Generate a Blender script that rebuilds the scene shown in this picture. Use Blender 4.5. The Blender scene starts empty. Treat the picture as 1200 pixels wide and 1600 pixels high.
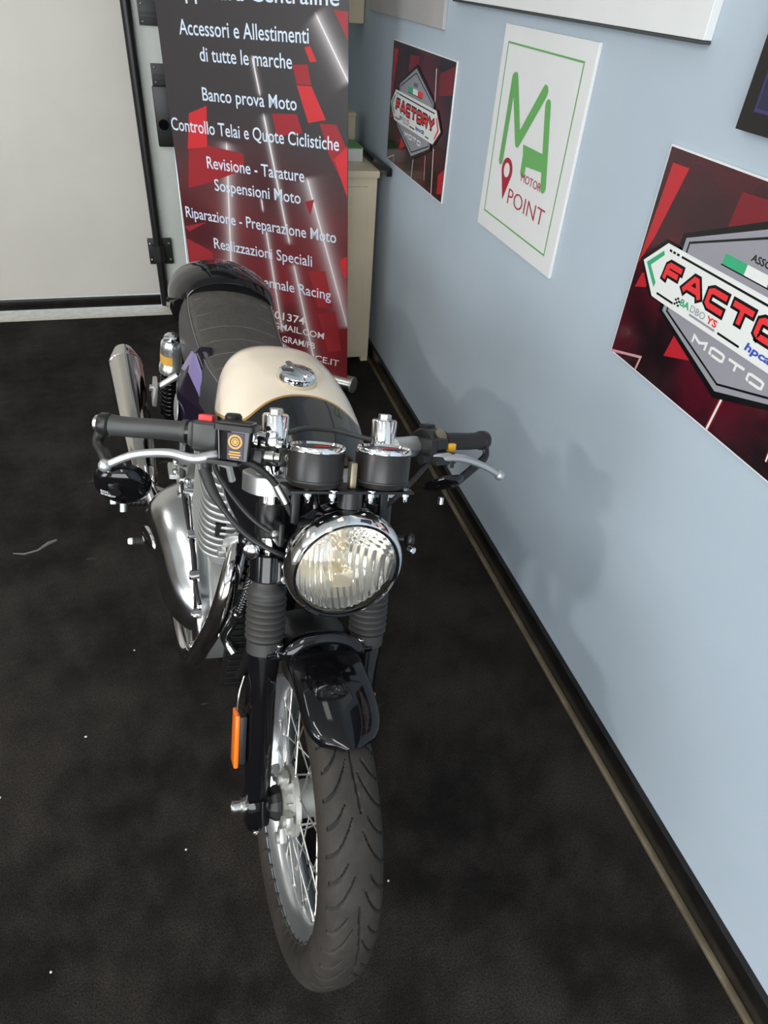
import bpy, bmesh, math, random
from mathutils import Vector, Matrix
random.seed(7)
sc = bpy.context.scene
COL = sc.collection
PI = math.pi

# ------------------------------------------------------------------ camera
cam_d = bpy.data.cameras.new('camera')
cam = bpy.data.objects.new('camera', cam_d)
COL.objects.link(cam)
Rc = ((0.9592643384932936, -0.12112005785637125, 0.2552290353386409),
      (-0.2743401461499075, -0.6150653912038472, 0.7392104225142567),
      (0.06744933732418235, -0.7791177678169889, -0.6232383899972795))
cam.matrix_world = Matrix(((Rc[0][0], -Rc[0][1], -Rc[0][2], 0.0),
                           (Rc[1][0], -Rc[1][1], -Rc[1][2], 0.0),
                           (Rc[2][0], -Rc[2][1], -Rc[2][2], 1.6027),
                           (0, 0, 0, 1)))
cam_d.sensor_fit = 'VERTICAL'
cam_d.sensor_height = 36.0
cam_d.lens = 1064.48 * 36.0 / 1600.0
cam_d.clip_start = 0.02
sc.camera = cam

# ------------------------------------------------------------------ view / world
sc.view_settings.view_transform = 'Standard'
sc.view_settings.look = 'None'
sc.view_settings.gamma = 1.0
sc.view_settings.use_curve_mapping = False
sc.view_settings.exposure = 0.54
w = bpy.data.worlds.new('sky')
sc.world = w
w.use_nodes = True
w.node_tree.nodes['Background'].inputs[0].default_value = (0.75, 0.85, 1.0, 1)
w.node_tree.nodes['Background'].inputs[1].default_value = 1.0
LAMP_STRENGTH = 11.0        # ceiling lamp diffusers
FRONTLIGHT = 116.0          # watts of an added fill light, shaped as a window behind the camera
DAYLIGHT = 58.0             # watts through the shop window on the left

def day_light(name, loc, target, sx, sy, power, colour):
    l = bpy.data.lights.new(name, 'AREA')
    l.shape = 'RECTANGLE'; l.size = sx; l.size_y = sy
    l.energy = power; l.color = colour
    o = bpy.data.objects.new(name, l); COL.objects.link(o)
    o.location = loc
    o.rotation_euler = (Vector(target) - Vector(loc)).to_track_quat('-Z', 'Y').to_euler()
    return o

day_light('front_fill_light', (-1.65, -3.05, 1.42), (-1.65, 0, 1.25), 3.7, 2.0, FRONTLIGHT, (0.96, 0.98, 1.0))  # unseen window light, added to brighten wall, cabinet and banner
day_light('window_daylight', (-4.85, -1.0, 1.55), (0, 0.1, 1.0), 1.8, 1.5, DAYLIGHT, (0.93, 0.97, 1.0))

# ------------------------------------------------------------------ materials
def mat(name, col, rough=0.5, metal=0.0, coat=0.0, spec=0.5, trans=0.0, ior=1.45, emit=None, estr=0.0, sheen=0.0):
    m = bpy.data.materials.new(name); m.use_nodes = True
    b = m.node_tree.nodes['Principled BSDF']
    b.inputs['Base Color'].default_value = (*col, 1)
    b.inputs['Roughness'].default_value = rough
    b.inputs['Metallic'].default_value = metal
    b.inputs['Coat Weight'].default_value = coat
    b.inputs['Coat Roughness'].default_value = 0.03
    b.inputs['Specular IOR Level'].default_value = spec
    b.inputs['Transmission Weight'].default_value = trans
    b.inputs['IOR'].default_value = ior
    b.inputs['Sheen Weight'].default_value = sheen
    if emit:
        b.inputs['Emission Color'].default_value = (*emit, 1)
        b.inputs['Emission Strength'].default_value = estr
    return m

class Nd:
    """tiny node helper"""
    def __init__(s, m):
        s.m = m; s.t = m.node_tree; s.b = s.t.nodes['Principled BSDF']
    def n(s, typ, **kw):
        x = s.t.nodes.new(typ)
        for k, v in kw.items(): setattr(x, k, v)
        return x
    def l(s, a, b): s.t.links.new(a, b)
    def put(s, sock, v):
        if hasattr(v, 'links'): s.l(v, sock)
        else: sock.default_value = v
    def math(s, op, a, b=0.0, c=None, clamp=False):
        x = s.n('ShaderNodeMath', operation=op); x.use_clamp = clamp
        s.put(x.inputs[0], a); s.put(x.inputs[1], b)
        if c is not None: s.put(x.inputs[2], c)
        return x.outputs[0]
    def smooth(s, v, a, b, lo=0.0, hi=1.0):
        x = s.n('ShaderNodeMapRange', interpolation_type='SMOOTHSTEP')
        s.put(x.inputs[0], v)
        for i, q in enumerate((a, b, lo, hi)): x.inputs[1 + i].default_value = q
        return x.outputs[0]
    def mix(s, f, a, b):
        x = s.n('ShaderNodeMix', data_type='RGBA')
        s.put(x.inputs[0], f)
        for sock, v in ((x.inputs[6], a), (x.inputs[7], b)):
            if isinstance(v, tuple): sock.default_value = (*v[:3], 1)
            else: s.l(v, sock)
        return x.outputs[2]
    def obj(s): return s.n('ShaderNodeTexCoord').outputs['Object']
    def sep(s, v):
        x = s.n('ShaderNodeSeparateXYZ'); s.l(v, x.inputs[0]); return x.outputs
    def noise(s, v, scale, detail=4, rough=0.6, stretch=None):
        if stretch:
            mp = s.n('ShaderNodeMapping'); s.l(v, mp.inputs[0]); mp.inputs['Scale'].default_value = stretch; v = mp.outputs[0]
        x = s.n('ShaderNodeTexNoise'); s.l(v, x.inputs['Vector'])
        x.inputs['Scale'].default_value = scale; x.inputs['Detail'].default_value = detail; x.inputs['Roughness'].default_value = rough
        return x.outputs['Fac']
    def bump(s, h, strength, dist=0.002):
        x = s.n('ShaderNodeBump'); s.l(h, x.inputs['Height'])
        x.inputs['Strength'].default_value = strength; x.inputs['Distance'].default_value = dist
        s.l(x.outputs[0], s.b.inputs['Normal'])
    def base(s, v): s.l(v, s.b.inputs['Base Color'])

M = {}
M['black_gloss'] = mat('black_gloss_paint', (0.004, 0.004, 0.005), 0.07, 0, 0.0)
M['black_satin'] = mat('black_satin_metal', (0.008, 0.008, 0.008), 0.38)
M['black_plastic'] = mat('black_plastic', (0.013, 0.013, 0.013), 0.45)
M['grey_plastic'] = mat('grey_plastic', (0.045, 0.047, 0.046), 0.42)
M['rubber'] = mat('black_rubber', (0.022, 0.021, 0.020), 0.62)
M['gaiter'] = mat('gaiter_rubber', (0.030, 0.029, 0.028), 0.55)
M['chrome'] = mat('chrome', (0.86, 0.86, 0.86), 0.05, 1.0)
M['steel'] = mat('zinc_steel', (0.62, 0.61, 0.58), 0.28, 1.0)
M['polish'] = mat('polished_aluminium', (0.62, 0.63, 0.64), 0.16, 1.0)
M['alu'] = mat('cast_aluminium', (0.56, 0.57, 0.56), 0.42, 0.85)
M['rim'] = mat('rim_silver', (0.60, 0.62, 0.64), 0.30, 0.9)
M['hub'] = mat('hub_silver', (0.46, 0.46, 0.43), 0.42, 0.7)
M['lever'] = mat('silver_lever', (0.52, 0.53, 0.54), 0.33, 0.75)
M['gold'] = mat('gold_print', (0.55, 0.30, 0.05), 0.4)
M['red'] = mat('red_plastic', (0.65, 0.03, 0.03), 0.4)
M['yellow'] = mat('yellow_plastic', (0.85, 0.45, 0.02), 0.45)
M['orange'] = mat('orange_reflector', (0.75, 0.16, 0.01), 0.25, 0, 0.3)
M['dark'] = mat('dark_core', (0.004, 0.004, 0.004), 0.8)
M['gauge'] = mat('gauge_body', (0.013, 0.012, 0.011), 0.36)
M['dial'] = mat('gauge_dial', (0.02, 0.02, 0.02), 0.4)
M['white_print'] = mat('white_print', (0.75, 0.76, 0.76), 0.5)
M['sticker'] = mat('violet_sticker', (0.03, 0.022, 0.05), 0.35)
M['mirror'] = mat('mirror_silver', (0.9, 0.9, 0.9), 0.02, 1.0)
M['bulb'] = mat('warm_chrome', (0.82, 0.72, 0.54), 0.14, 0.5)
M['blue_print'] = mat('blue_print', (0.03, 0.08, 0.42), 0.4)
M['header'] = mat('exhaust_chrome', (0.62, 0.61, 0.60), 0.09, 1.0)
M['muffler'] = mat('muffler_steel', (0.55, 0.535, 0.51), 0.09, 1.0)
M['shock_chrome'] = mat('shock_body_metal', (0.78, 0.78, 0.77), 0.22, 0.9)
M['violet'] = mat('violet_black_paint', (0.009, 0.006, 0.014), 0.12, 0, 0.0)
M['lavender'] = mat('lavender_highlight', (0.17, 0.14, 0.29), 0.18, 0, 0.3)  # colour of a painted highlight on the side panel
def lens_glass():
    m = bpy.data.materials.new('clear_lens'); m.use_nodes = True; t = m.node_tree
    for n in list(t.nodes): t.nodes.remove(n)
    out = t.nodes.new('ShaderNodeOutputMaterial'); mx = t.nodes.new('ShaderNodeMixShader')
    tr = t.nodes.new('ShaderNodeBsdfTransparent'); gl = t.nodes.new('ShaderNodeBsdfGlossy'); fr = t.nodes.new('ShaderNodeFresnel')
    tr.inputs[0].default_value = (0.97, 0.97, 0.96, 1); gl.inputs['Roughness'].default_value = 0.01; fr.inputs[0].default_value = 1.5
    t.links.new(fr.outputs[0], mx.inputs[0]); t.links.new(tr.outputs[0], mx.inputs[1]); t.links.new(gl.outputs[0], mx.inputs[2]); t.links.new(mx.outputs[0], out.inputs[0])
    return m
M['glass'] = lens_glass()
M['reflector'] = mat('lamp_reflector', (0.95, 0.95, 0.93), 0.08, 0.85)

def noisy(key, name, c1, c2, scale, rough, metal=0.0, bump=0.0, bscale=None, detail=5, **kw):
    m = mat(name, c1, rough, metal, **kw); d = Nd(m); o = d.obj()
    f = d.smooth(d.noise(o, scale, detail), 0.35, 0.65)
    d.base(d.mix(f, c1, c2))
    if bump: d.bump(d.noise(o, bscale or scale * 4, 3), bump)
    M[key] = m
    return m

noisy('wall_blue', 'wall_paint_blue', (0.392, 0.466, 0.530), (0.414, 0.488, 0.552), 1.6, 0.55, bump=0.12, bscale=140)
noisy('wall_white', 'wall_paint_white', (0.70, 0.70, 0.68), (0.74, 0.74, 0.72), 2.0, 0.6)
noisy('wall_far', 'wall_paint_taupe', (0.20, 0.18, 0.155), (0.24, 0.215, 0.185), 2.0, 0.6)
noisy('ceiling', 'ceiling_white', (0.72, 0.72, 0.70), (0.76, 0.76, 0.74), 2.0, 0.8)
noisy('door_white', 'door_panel_white', (0.575, 0.550, 0.495), (0.615, 0.590, 0.535), 1.2, 0.5)
noisy('frame_grey', 'door_frame_grey', (0.55, 0.58, 0.54), (0.60, 0.63, 0.59), 3.0, 0.45)
noisy('tile', 'beige_floor_tile', (0.50, 0.47, 0.38), (0.60, 0.56, 0.46), 30, 0.5)
noisy('cabinet', 'cabinet_beige', (0.68, 0.58, 0.42), (0.72, 0.62, 0.45), 4, 0.45)
noisy('box_cream', 'cream_plastic', (0.62, 0.53, 0.36), (0.66, 0.57, 0.40), 5, 0.45)
noisy('skirting', 'skirting_black', (0.006, 0.005, 0.005), (0.011, 0.010, 0.009), 12, 0.28)
noisy('brass_strip', 'brass_strip', (0.33, 0.28, 0.19), (0.20, 0.165, 0.11), 9, 0.38, 0.6)
noisy('white_board', 'white_board', (0.66, 0.675, 0.665), (0.69, 0.705, 0.695), 3, 0.5)
noisy('grey_board', 'grey_board', (0.36, 0.345, 0.34), (0.42, 0.40, 0.395), 3, 0.4)
noisy('vinyl', 'seat_vinyl', (0.062, 0.057, 0.052), (0.078, 0.072, 0.066), 60, 0.5, bump=0.15, bscale=900)
M['vinyl_side'] = mat('seat_side_vinyl', (0.022, 0.022, 0.025), 0.42)
M['stitch'] = mat('pale_stitching', (0.17, 0.16, 0.15), 0.6)

def carpet():
    m = mat('carpet_black', (0.02, 0.018, 0.017), 1.0, spec=0.0); d = Nd(m); o = d.obj()
    patch = d.smooth(d.noise(o, 2.2, 6, 0.62), 0.38, 0.66)
    mid = d.smooth(d.noise(o, 9.0, 6, 0.7), 0.35, 0.75)
    fine = d.noise(o, 260, 3, 0.7)
    c = d.mix(patch, (0.0098, 0.0083, 0.0074), (0.0300, 0.0258, 0.0226))
    c = d.mix(d.math('MULTIPLY', mid, 0.45), c, (0.043, 0.038, 0.034))
    c2 = d.n('ShaderNodeMix', data_type='RGBA', blend_type='MULTIPLY'); c2.inputs[0].default_value = 1.0
    d.l(c, c2.inputs[6])
    g = d.smooth(fine, 0.25, 0.75, 0.35, 1.6)
    cc = d.n('ShaderNodeCombineColor'); [d.l(g, cc.inputs[i]) for i in range(3)]
    d.l(cc.outputs[0], c2.inputs[7])
    # pale scuffs
    sc_ = d.math('MULTIPLY', d.smooth(d.noise(o, 6.0, 3, 0.5, (1, 2.2, 1)), 0.70, 0.76), d.smooth(d.noise(o, 40, 4, 0.7), 0.42, 0.62))
    out = d.mix(d.math('MULTIPLY', sc_, 0.8), c2.outputs[2], (0.11, 0.098, 0.088))
    d.base(out)
    d.b.inputs['Sheen Weight'].default_value = 0.03
    d.b.inputs['Sheen Roughness'].default_value = 0.6
    d.bump(d.noise(o, 330, 3, 0.7), 0.9, 0.006)
    M['carpet'] = m
carpet()

def brushed_cover():
    m = mat('polished_engine_cover', (0.50, 0.51, 0.52), 0.17, 1.0); d = Nd(m); o = d.obj()
    f = d.noise(o, 14, 4)
    d.l(d.smooth(f, 0.3, 0.7, 0.13, 0.24), d.b.inputs['Roughness'])
    M['cover'] = m
brushed_cover()

def tank_paint():
    m = mat('cream_and_black_tank_paint', (0.8, 0.7, 0.5), 0.16, 0, 0.7); d = Nd(m)
    x, y, z = d.sep(d.obj())
    d1 = d.math('SUBTRACT', x, d.math('MULTIPLY_ADD', d.math('MULTIPLY', y, y), 3.2, 0.905))
    d2 = d.math('SUBTRACT', d.math('MULTIPLY_ADD', d.math('SUBTRACT', x, 0.66), 0.42, 0.772), z)
    dd = d.math('SMOOTH_MAX', d1, d2, 0.05)
    blk = d.smooth(dd, -0.0004, 0.0004)
    gold = d.math('MULTIPLY', d.smooth(dd, -0.0058, -0.0052), d.math('SUBTRACT', 1.0, blk))
    c = d.mix(blk, (0.86, 0.755, 0.605), (0.005, 0.005, 0.007))
    d.base(d.mix(gold, c, (0.40, 0.21, 0.035)))
    M['tank'] = m
tank_paint()

def banner_print():
    m = mat('banner_print', (0.05, 0.05, 0.05), 0.33); d = Nd(m)
    o = d.obj(); x, y, z = d.sep(o)
    n1 = d.noise(o, 1.7, 2, 0.5)
    v = d.math('ADD', y, d.math('MULTIPLY', d.math('SUBTRACT', n1, 0.5), 0.7))
    c = d.mix(d.smooth(v, 0.25, 1.02), (0.215, 0.020, 0.026), (0.050, 0.045, 0.046))
    n2 = d.noise(o, 3.1, 1, 0.4)
    c = d.mix(d.math('MULTIPLY', d.smooth(n2, 0.5, 0.7), d.smooth(y, 0.5, 1.2, 0.75, 0.0)), c, (0.055, 0.012, 0.016))
    ST = [((-.130, 1.371), (.0, 1.176), .020), ((-.412, 1.227), (-.388, 1.107), .006), ((-.376, 1.038), (-.284, .561), .009),
          ((-.567, .920), (-.606, .39), .020), ((-.606, .40), (-.63, .02), .014), ((-.186, .829), (.0, .24), .022),
          ((-.414, .725), (-.409, .678), .004), ((-.399, .594), (-.345, .15), .010), ((-.266, .471), (-.178, .05), .013)]
    glow = None
    for (ax, ay), (bx, by), wd in ST:
        L = math.hypot(bx - ax, by - ay); ux, uy = (bx - ax) / L, (by - ay) / L
        px = d.math('SUBTRACT', x, ax); py = d.math('SUBTRACT', y, ay)
        t = d.math('ADD', d.math('MULTIPLY', px, ux), d.math('MULTIPLY', py, uy))
        s = d.math('ABSOLUTE', d.math('SUBTRACT', d.math('MULTIPLY', px, uy), d.math('MULTIPLY', py, ux)))
        g = d.math('EXPONENT', d.math('MULTIPLY', s, -1.0 / wd))
        g = d.math('MULTIPLY', g, 0.62)
        core = d.smooth(s, 0.0022, 0.0034, 1.0, 0.0)
        g = d.math('MAXIMUM', g, core)
        g = d.math('MULTIPLY', g, d.math('MULTIPLY', d.smooth(t, -0.012, 0.012), d.smooth(t, L - 0.012, L + 0.012, 1.0, 0.0)))
        glow = g if glow is None else d.math('MAXIMUM', glow, g)
    d.base(d.mix(glow, c, (0.86, 0.80, 0.80)))
    M['banner'] = m
banner_print()
M['ban_red'] = mat('banner_red_shape', (0.58, 0.035, 0.04), 0.33)
M['ban_red2'] = mat('banner_dull_red_shape', (0.32, 0.028, 0.034), 0.33)
M['ban_text'] = mat('banner_lettering', (0.66, 0.76, 0.88), 0.4)
M['ban_white'] = mat('banner_white_lettering', (0.78, 0.74, 0.74), 0.4)

def poster_print():
    m = mat('poster_print', (0.03, 0.005, 0.01), 0.12, 0, 0.2); d = Nd(m); o = d.obj()
    n = d.smooth(d.noise(o, 5.0, 3, 0.5), 0.36, 0.66)
    d.base(d.mix(n, (0.012, 0.006, 0.008), (0.075, 0.006, 0.014)))
    M['poster'] = m
poster_print()
M['p_red'] = mat('poster_red', (0.42, 0.018, 0.026), 0.15)
M['p_red2'] = mat('poster_dark_red', (0.16, 0.010, 0.018), 0.15)
M['p_pink'] = mat('poster_pink_line', (0.55, 0.28, 0.30), 0.2)
M['p_black'] = mat('poster_black', (0.006, 0.006, 0.006), 0.2)
M['p_grey'] = mat('emblem_grey', (0.27, 0.27, 0.30), 0.25)
M['p_white'] = mat('emblem_white', (0.70, 0.72, 0.70), 0.25)
M['p_letter'] = mat('emblem_red', (0.70, 0.035, 0.040), 0.25)
M['p_green'] = mat('emblem_green', (0.04, 0.36, 0.17), 0.25)
M['s_green'] = mat('sign_green', (0.12, 0.36, 0.10), 0.45)
M['s_crimson'] = mat('sign_crimson', (0.34, 0.012, 0.035), 0.45)

# ------------------------------------------------------------------ mesh helpers
class MB:
    def __init__(s):
        s.v = []; s.f = []; s.m = []
    def add(s, vs, fs, mi=0):
        b = len(s.v)
        s.v.extend([tuple(q) for q in vs]); s.f.extend([tuple(b + i for i in f) for f in fs]); s.m.extend([mi] * len(fs))
        return s
    def xf(s, fn, start=0):
        s.v[start:] = [tuple(fn(q)) for q in s.v[start:]]; return s
    def build(s, name, mats, parent=None, angle=35, flat=False):
        me = bpy.data.meshes.new(name)
        me.from_pydata(s.v, [], s.f)
        if not isinstance(mats, (list, tuple)): mats = [mats]
        for q in mats: me.materials.append(M[q] if isinstance(q, str) else q)
        me.polygons.foreach_set('material_index', s.m)
        bm = bmesh.new(); bm.from_mesh(me)
        bmesh.ops.recalc_face_normals(bm, faces=bm.faces) if not flat else None
        bm.to_mesh(me); bm.free()
        if not flat:
            me.polygons.foreach_set('use_smooth', [True] * len(me.polygons))
            me.set_sharp_from_angle(angle=math.radians(angle))
        me.update()
        o = bpy.data.objects.new(name, me); COL.objects.link(o)
        if parent is not None: o.parent = parent
        return o
    # ---- shapes
    def box(s, c, size, rot=None, bevel=0.0, seg=2, mi=0):
        bm = bmesh.new(); bmesh.ops.create_cube(bm, size=1.0)
        for v in bm.verts: v.co = Vector((v.co.x * size[0], v.co.y * size[1], v.co.z * size[2]))
        if bevel > 0: bmesh.ops.bevel(bm, geom=bm.edges[:], offset=bevel, segments=seg, profile=0.6, affect='EDGES')
        return s.bm(bm, c, rot, mi)
    def bm(s, bm, c=(0, 0, 0), rot=None, mi=0):
        bm.verts.index_update(); c = Vector(c)
        vs = [((rot @ v.co) if rot is not None else v.co) + c for v in bm.verts]
        s.add(vs, [[v.index for v in f.verts] for f in bm.faces], mi); bm.free(); return s
    def tube(s, path, r, n=14, caps=True, closed=False, mi=0, sq=None):
        P = [Vector(p) for p in path]; k = len(P)
        rs = r if isinstance(r, (list, tuple)) else [r] * k
        T = []
        for i in range(k):
            a = P[i - 1] if (i > 0 or closed) else P[i]
            b = P[(i + 1) % k] if (i < k - 1 or closed) else P[i]
            T.append((b - a).normalized())
        up = Vector((0, 0, 1)) if abs(T[0].z) < 0.9 else Vector((1, 0, 0))
        N = (up - T[0] * up.dot(T[0])).normalized()
        vs = []
        for i in range(k):
            N = (N - T[i] * N.dot(T[i])).normalized(); B = T[i].cross(N)
            a, b = (rs[i] if isinstance(rs[i], tuple) else (rs[i], rs[i]))
            for j in range(n):
                t = 2 * PI * j / n
                vs.append(P[i] + N * (math.cos(t) * a) + B * (math.sin(t) * b))
        fs = []
        for i in range(k if closed else k - 1):
            i2 = (i + 1) % k
            for j in range(n):
                j2 = (j + 1) % n
                fs.append((i * n + j, i * n + j2, i2 * n + j2, i2 * n + j))
        if caps and not closed:
            fs.append(tuple(range(n))[::-1]); fs.append(tuple((k - 1) * n + j for j in range(n)))
        return s.add(vs, fs, mi)
    def lathe(s, prof, o, axis, n=32, mi=0, ref=None, cap0=True, cap1=True, closed=False):
        """prof: (h, r) along axis from o"""
        a = Vector(axis).normalized(); o = Vector(o)
        ref = Vector(ref) if ref else (Vector((0, 0, 1)) if abs(a.z) < 0.9 else Vector((1, 0, 0)))
        u = (ref - a * ref.dot(a)).normalized(); v = a.cross(u)
        vs = []
        for h, r in prof:
            for j in range(n):
                t = 2 * PI * j / n
                vs.append(o + a * h + (u * math.cos(t) + v * math.sin(t)) * max(r, 1e-5))
        k = len(prof); fs = []
        for i in range(k if closed else k - 1):
            i2 = (i + 1) % k
            for j in range(n):
                j2 = (j + 1) % n
                fs.append((i * n + j, i * n + j2, i2 * n + j2, i2 * n + j))
        if not closed:
            if cap0: fs.append(tuple(range(n))[::-1])
            if cap1: fs.append(tuple((k - 1) * n + j for j in range(n)))
        return s.add(vs, fs, mi)
    def cyl(s, a, b, r, r2=None, n=20, mi=0, bev=0.0):
        a = Vector(a); b = Vector(b); L = (b - a).length; r2 = r if r2 is None else r2
        if bev: pr = [(0, r - bev), (bev, r), (L - bev, r2), (L, r2 - bev)]
        else: pr = [(0, r), (L, r2)]
        return s.lathe(pr, a, b - a, n, mi)
    def sphere(s, c, r, n=16, mi=0, sc_=(1, 1, 1), rot=None):
        bm = bmesh.new(); bmesh.ops.create_uvsphere(bm, u_segments=n, v_segments=max(6, n // 2), radius=1.0)
        for v in bm.verts: v.co = Vector((v.co.x * r * sc_[0], v.co.y * r * sc_[1], v.co.z * r * sc_[2]))
        return s.bm(bm, c, rot, mi)
    def loft(s, rings, caps=True, mi=0, closed=True):
        n = len(rings[0]); vs = [q for r in rings for q in r]; fs = []
        for i in range(len(rings) - 1):
            for j in range(n if closed else n - 1):
                j2 = (j + 1) % n
                fs.append((i * n + j, i * n + j2, (i + 1) * n + j2, (i + 1) * n + j))
        if caps:
            fs.append(tuple(range(n))[::-1]); fs.append(tuple((len(rings) - 1) * n + j for j in range(n)))
        return s.add(vs, fs, mi)
    def prism(s, poly, h0, h1, fn, bevel=0.0, mi=0, dome=0.0, steps=1):
        """2D polygon -> solid between heights h0,h1; fn(x,y,h)->3D; bevelled far edge"""
        cx = sum(p[0] for p in poly) / len(poly); cy = sum(p[1] for p in poly) / len(poly)
        rings = [[fn(x, y, h0) for x, y in poly]]
        if bevel > 0:
            for i in range(4):
                t = i / 3 * PI / 2
                k = bevel * (1 - math.cos(t)); hh = h1 - bevel * (1 if h1 > h0 else -1) * (1 - math.sin(t))
                ring = []
                for x, y in poly:
                    dx, dy = x - cx, y - cy; L = math.hypot(dx, dy) or 1
                    ring.append(fn(x - dx / L * k, y - dy / L * k, hh))
                rings.append(ring)
            if dome:
                for q in range(1, 5):
                    f = 1 - q / 5
                    ring = []
                    for x, y in poly:
                        dx, dy = x - cx, y - cy; L = math.hypot(dx, dy) or 1
                        ring.append(fn(cx + (dx - dx / L * bevel) * f, cy + (dy - dy / L * bevel) * f, h1 + dome * (1 - f * f)))
                    rings.append(ring)
        else:
            rings.append([fn(x, y, h1) for x, y in poly])
        return s.loft(rings, True, mi)

def spline(pts, n=8, closed=False):
    P = [Vector(p) for p in pts]; out = []; k = len(P)
    for i in range(k if closed else k - 1):
        if closed: p0, p1, p2, p3 = P[i - 1], P[i], P[(i + 1) % k], P[(i + 2) % k]
        else:
            p1, p2 = P[i], P[i + 1]
            p0 = P[i - 1] if i > 0 else p1 * 2 - p2
            p3 = P[i + 2] if i + 2 < k else p2 * 2 - p1
        for j in range(n):
            t = j / n
            out.append(0.5 * ((2 * p1) + (p2 - p0) * t + (2 * p0 - 5 * p1 + 4 * p2 - p3) * t * t + (3 * p1 - p0 - 3 * p2 + p3) * t ** 3))
    if not closed: out.append(P[-1])
    return out

def spl2(pts, n=6): return [(q.x, q.y) for q in spline([(a, b, 0) for a, b in pts], n, True)]

def lerp_tab(tab, x):
    for a, b in zip(tab, tab[1:]):
        if (a[0] <= x <= b[0]) or (a[0] >= x >= b[0]):
            t = (x - a[0]) / (b[0] - a[0]); return [p + (q - p) * t for p, q in zip(a[1:], b[1:])]
    return list(tab[-1][1:])

def tag(o, label, cat, group=None, kind=None):
    o['label'] = label; o['category'] = cat
    if group: o['group'] = group
    if kind: o['kind'] = kind
    return o
def struct(o): o['kind'] = 'structure'; return o
def empty(name, mtx=None):
    o = bpy.data.objects.new(name, None); COL.objects.link(o)
    o.empty_display_size = 0.1
    if mtx is not None: o.matrix_world = mtx
    return o

# flat print on a plane: local x right, y up, n out
class Flat:
    def __init__(s, fn): s.fn = fn; s.mb = MB(); s.k = 0.0
    def poly(s, pts, mi, lay): s.mb.add([s.fn(x, y, lay) for x, y in pts], [tuple(range(len(pts)))], mi); return s
    def stroke(s, pts, w, mi, lay, closed=False, cap=0.0, rnd=False):
        """mitred thick polyline"""
        P = [Vector((x, y)) for x, y in pts]; k = len(P)
        s.k += 0.004; lay += s.k
        if not closed and cap:
            P[0] = P[0] + (P[0] - P[1]).normalized() * cap; P[-1] = P[-1] + (P[-1] - P[-2]).normalized() * cap
        Lf = []; Rt = []
        for i in range(k):
            d0 = (P[i] - P[i - 1]).normalized() if (i > 0 or closed) else None
            d1 = (P[(i + 1) % k] - P[i]).normalized() if (i < k - 1 or closed) else None
            d0 = d0 or d1; d1 = d1 or d0
            n0 = Vector((-d0.y, d0.x)); n1 = Vector((-d1.y, d1.x)); m = (n0 + n1)
            m = m.normalized() if m.length > 1e-6 else n0
            q = w / 2 / max(0.35, m.dot(n0))
            Lf.append(P[i] + m * q); Rt.append(P[i] - m * q)
        for i in range(k if closed else k - 1):
            j = (i + 1) % k
            s.poly([Lf[i], Rt[i], Rt[j], Lf[j]], mi, lay)
        if rnd:
            for i, q in enumerate((P[0], P[-1])): s.disc(q, w / 2, mi, lay + 0.0013 * (i + 1))
        return s
    def disc(s, c, r, mi, lay, n=20):
        return s.poly([(c[0] + r * math.cos(2 * PI * i / n), c[1] + r * math.sin(2 * PI * i / n)) for i in range(n)], mi, lay)
    def text(s, body, x0, x1, y, cap, mi, lay, bold=0.0, shear=0.0, rot=0.0):
        vs, fs, H = glyphs(body, bold)
        xs = [v[0] for v in vs]; a, b = min(xs), max(xs)
        kx = (x1 - x0) / (b - a); ky = cap / H
        out = []
        for vx, vy in vs:
            X = (vx - a) * kx + vy * ky * shear; Y = vy * ky
            out.append(s.fn(x0 + X * math.cos(rot) - Y * math.sin(rot), y + X * math.sin(rot) + Y * math.cos(rot), lay))
        s.mb.add(out, fs, mi); return s

_H = {}
def _curve_mesh(body, bold):
    cu = bpy.data.curves.new('lettering', 'FONT'); cu.body = body; cu.size = 1.0; cu.offset = bold; cu.resolution_u = 3
    cu.fill_mode = 'FRONT'
    ob = bpy.data.objects.new('lettering', cu); COL.objects.link(ob)
    bpy.context.view_layer.update()
    me = bpy.data.meshes.new_from_object(ob.evaluated_get(bpy.context.evaluated_depsgraph_get()))
    vs = [(v.co.x, v.co.y) for v in me.vertices]; fs = [tuple(p.vertices) for p in me.polygons]
    bpy.data.objects.remove(ob); bpy.data.curves.remove(cu); bpy.data.meshes.remove(me)
    return vs, fs
def glyphs(body, bold=0.0):
    if bold not in _H: _H[bold] = max(v[1] for v in _curve_mesh('H', bold)[0])
    vs, fs = _curve_mesh(body, bold)
    return vs, fs, _H[bold]

# ================================================================== ROOM
XW = 0.9488; YB = 3.93; XL = -5.0; YF = -3.2; HC = 3.0; YC = 3.842

mb = MB(); mb.box((( XL + XW) / 2, (YF + YC) / 2, -0.05), (XW - XL, YC - YF, 0.10))
struct(mb.build('floor', 'carpet'))
mb = MB(); mb.box(((XL + XW) / 2, (YC + YB + 0.3) / 2, -0.052), (XW - XL, YB + 0.3 - YC, 0.10))
struct(mb.build('trim_1', 'tile'))
mb = MB(); mb.box(((XL + XW) / 2, (YF + YB) / 2, HC + 0.05), (XW - XL + 0.4, YB - YF + 0.6, 0.10))
struct(mb.build('ceiling', 'ceiling'))
mb = MB(); mb.box((XW + 0.06, (YF + YB) / 2, HC / 2), (0.12, YB - YF + 0.6, HC))
struct(mb.build('wall_right', 'wall_blue'))
FX0, FX1, FZ0, FZ1 = -3.55, 0.25, 0.35, 2.45
mb = MB()
mb.box(((XL - 0.1 + FX0) / 2, YF - 0.06, HC / 2), (FX0 - XL + 0.1, 0.12, HC)); mb.box(((XW + 0.1 + FX1) / 2, YF - 0.06, HC / 2), (XW + 0.1 - FX1, 0.12, HC))
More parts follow.
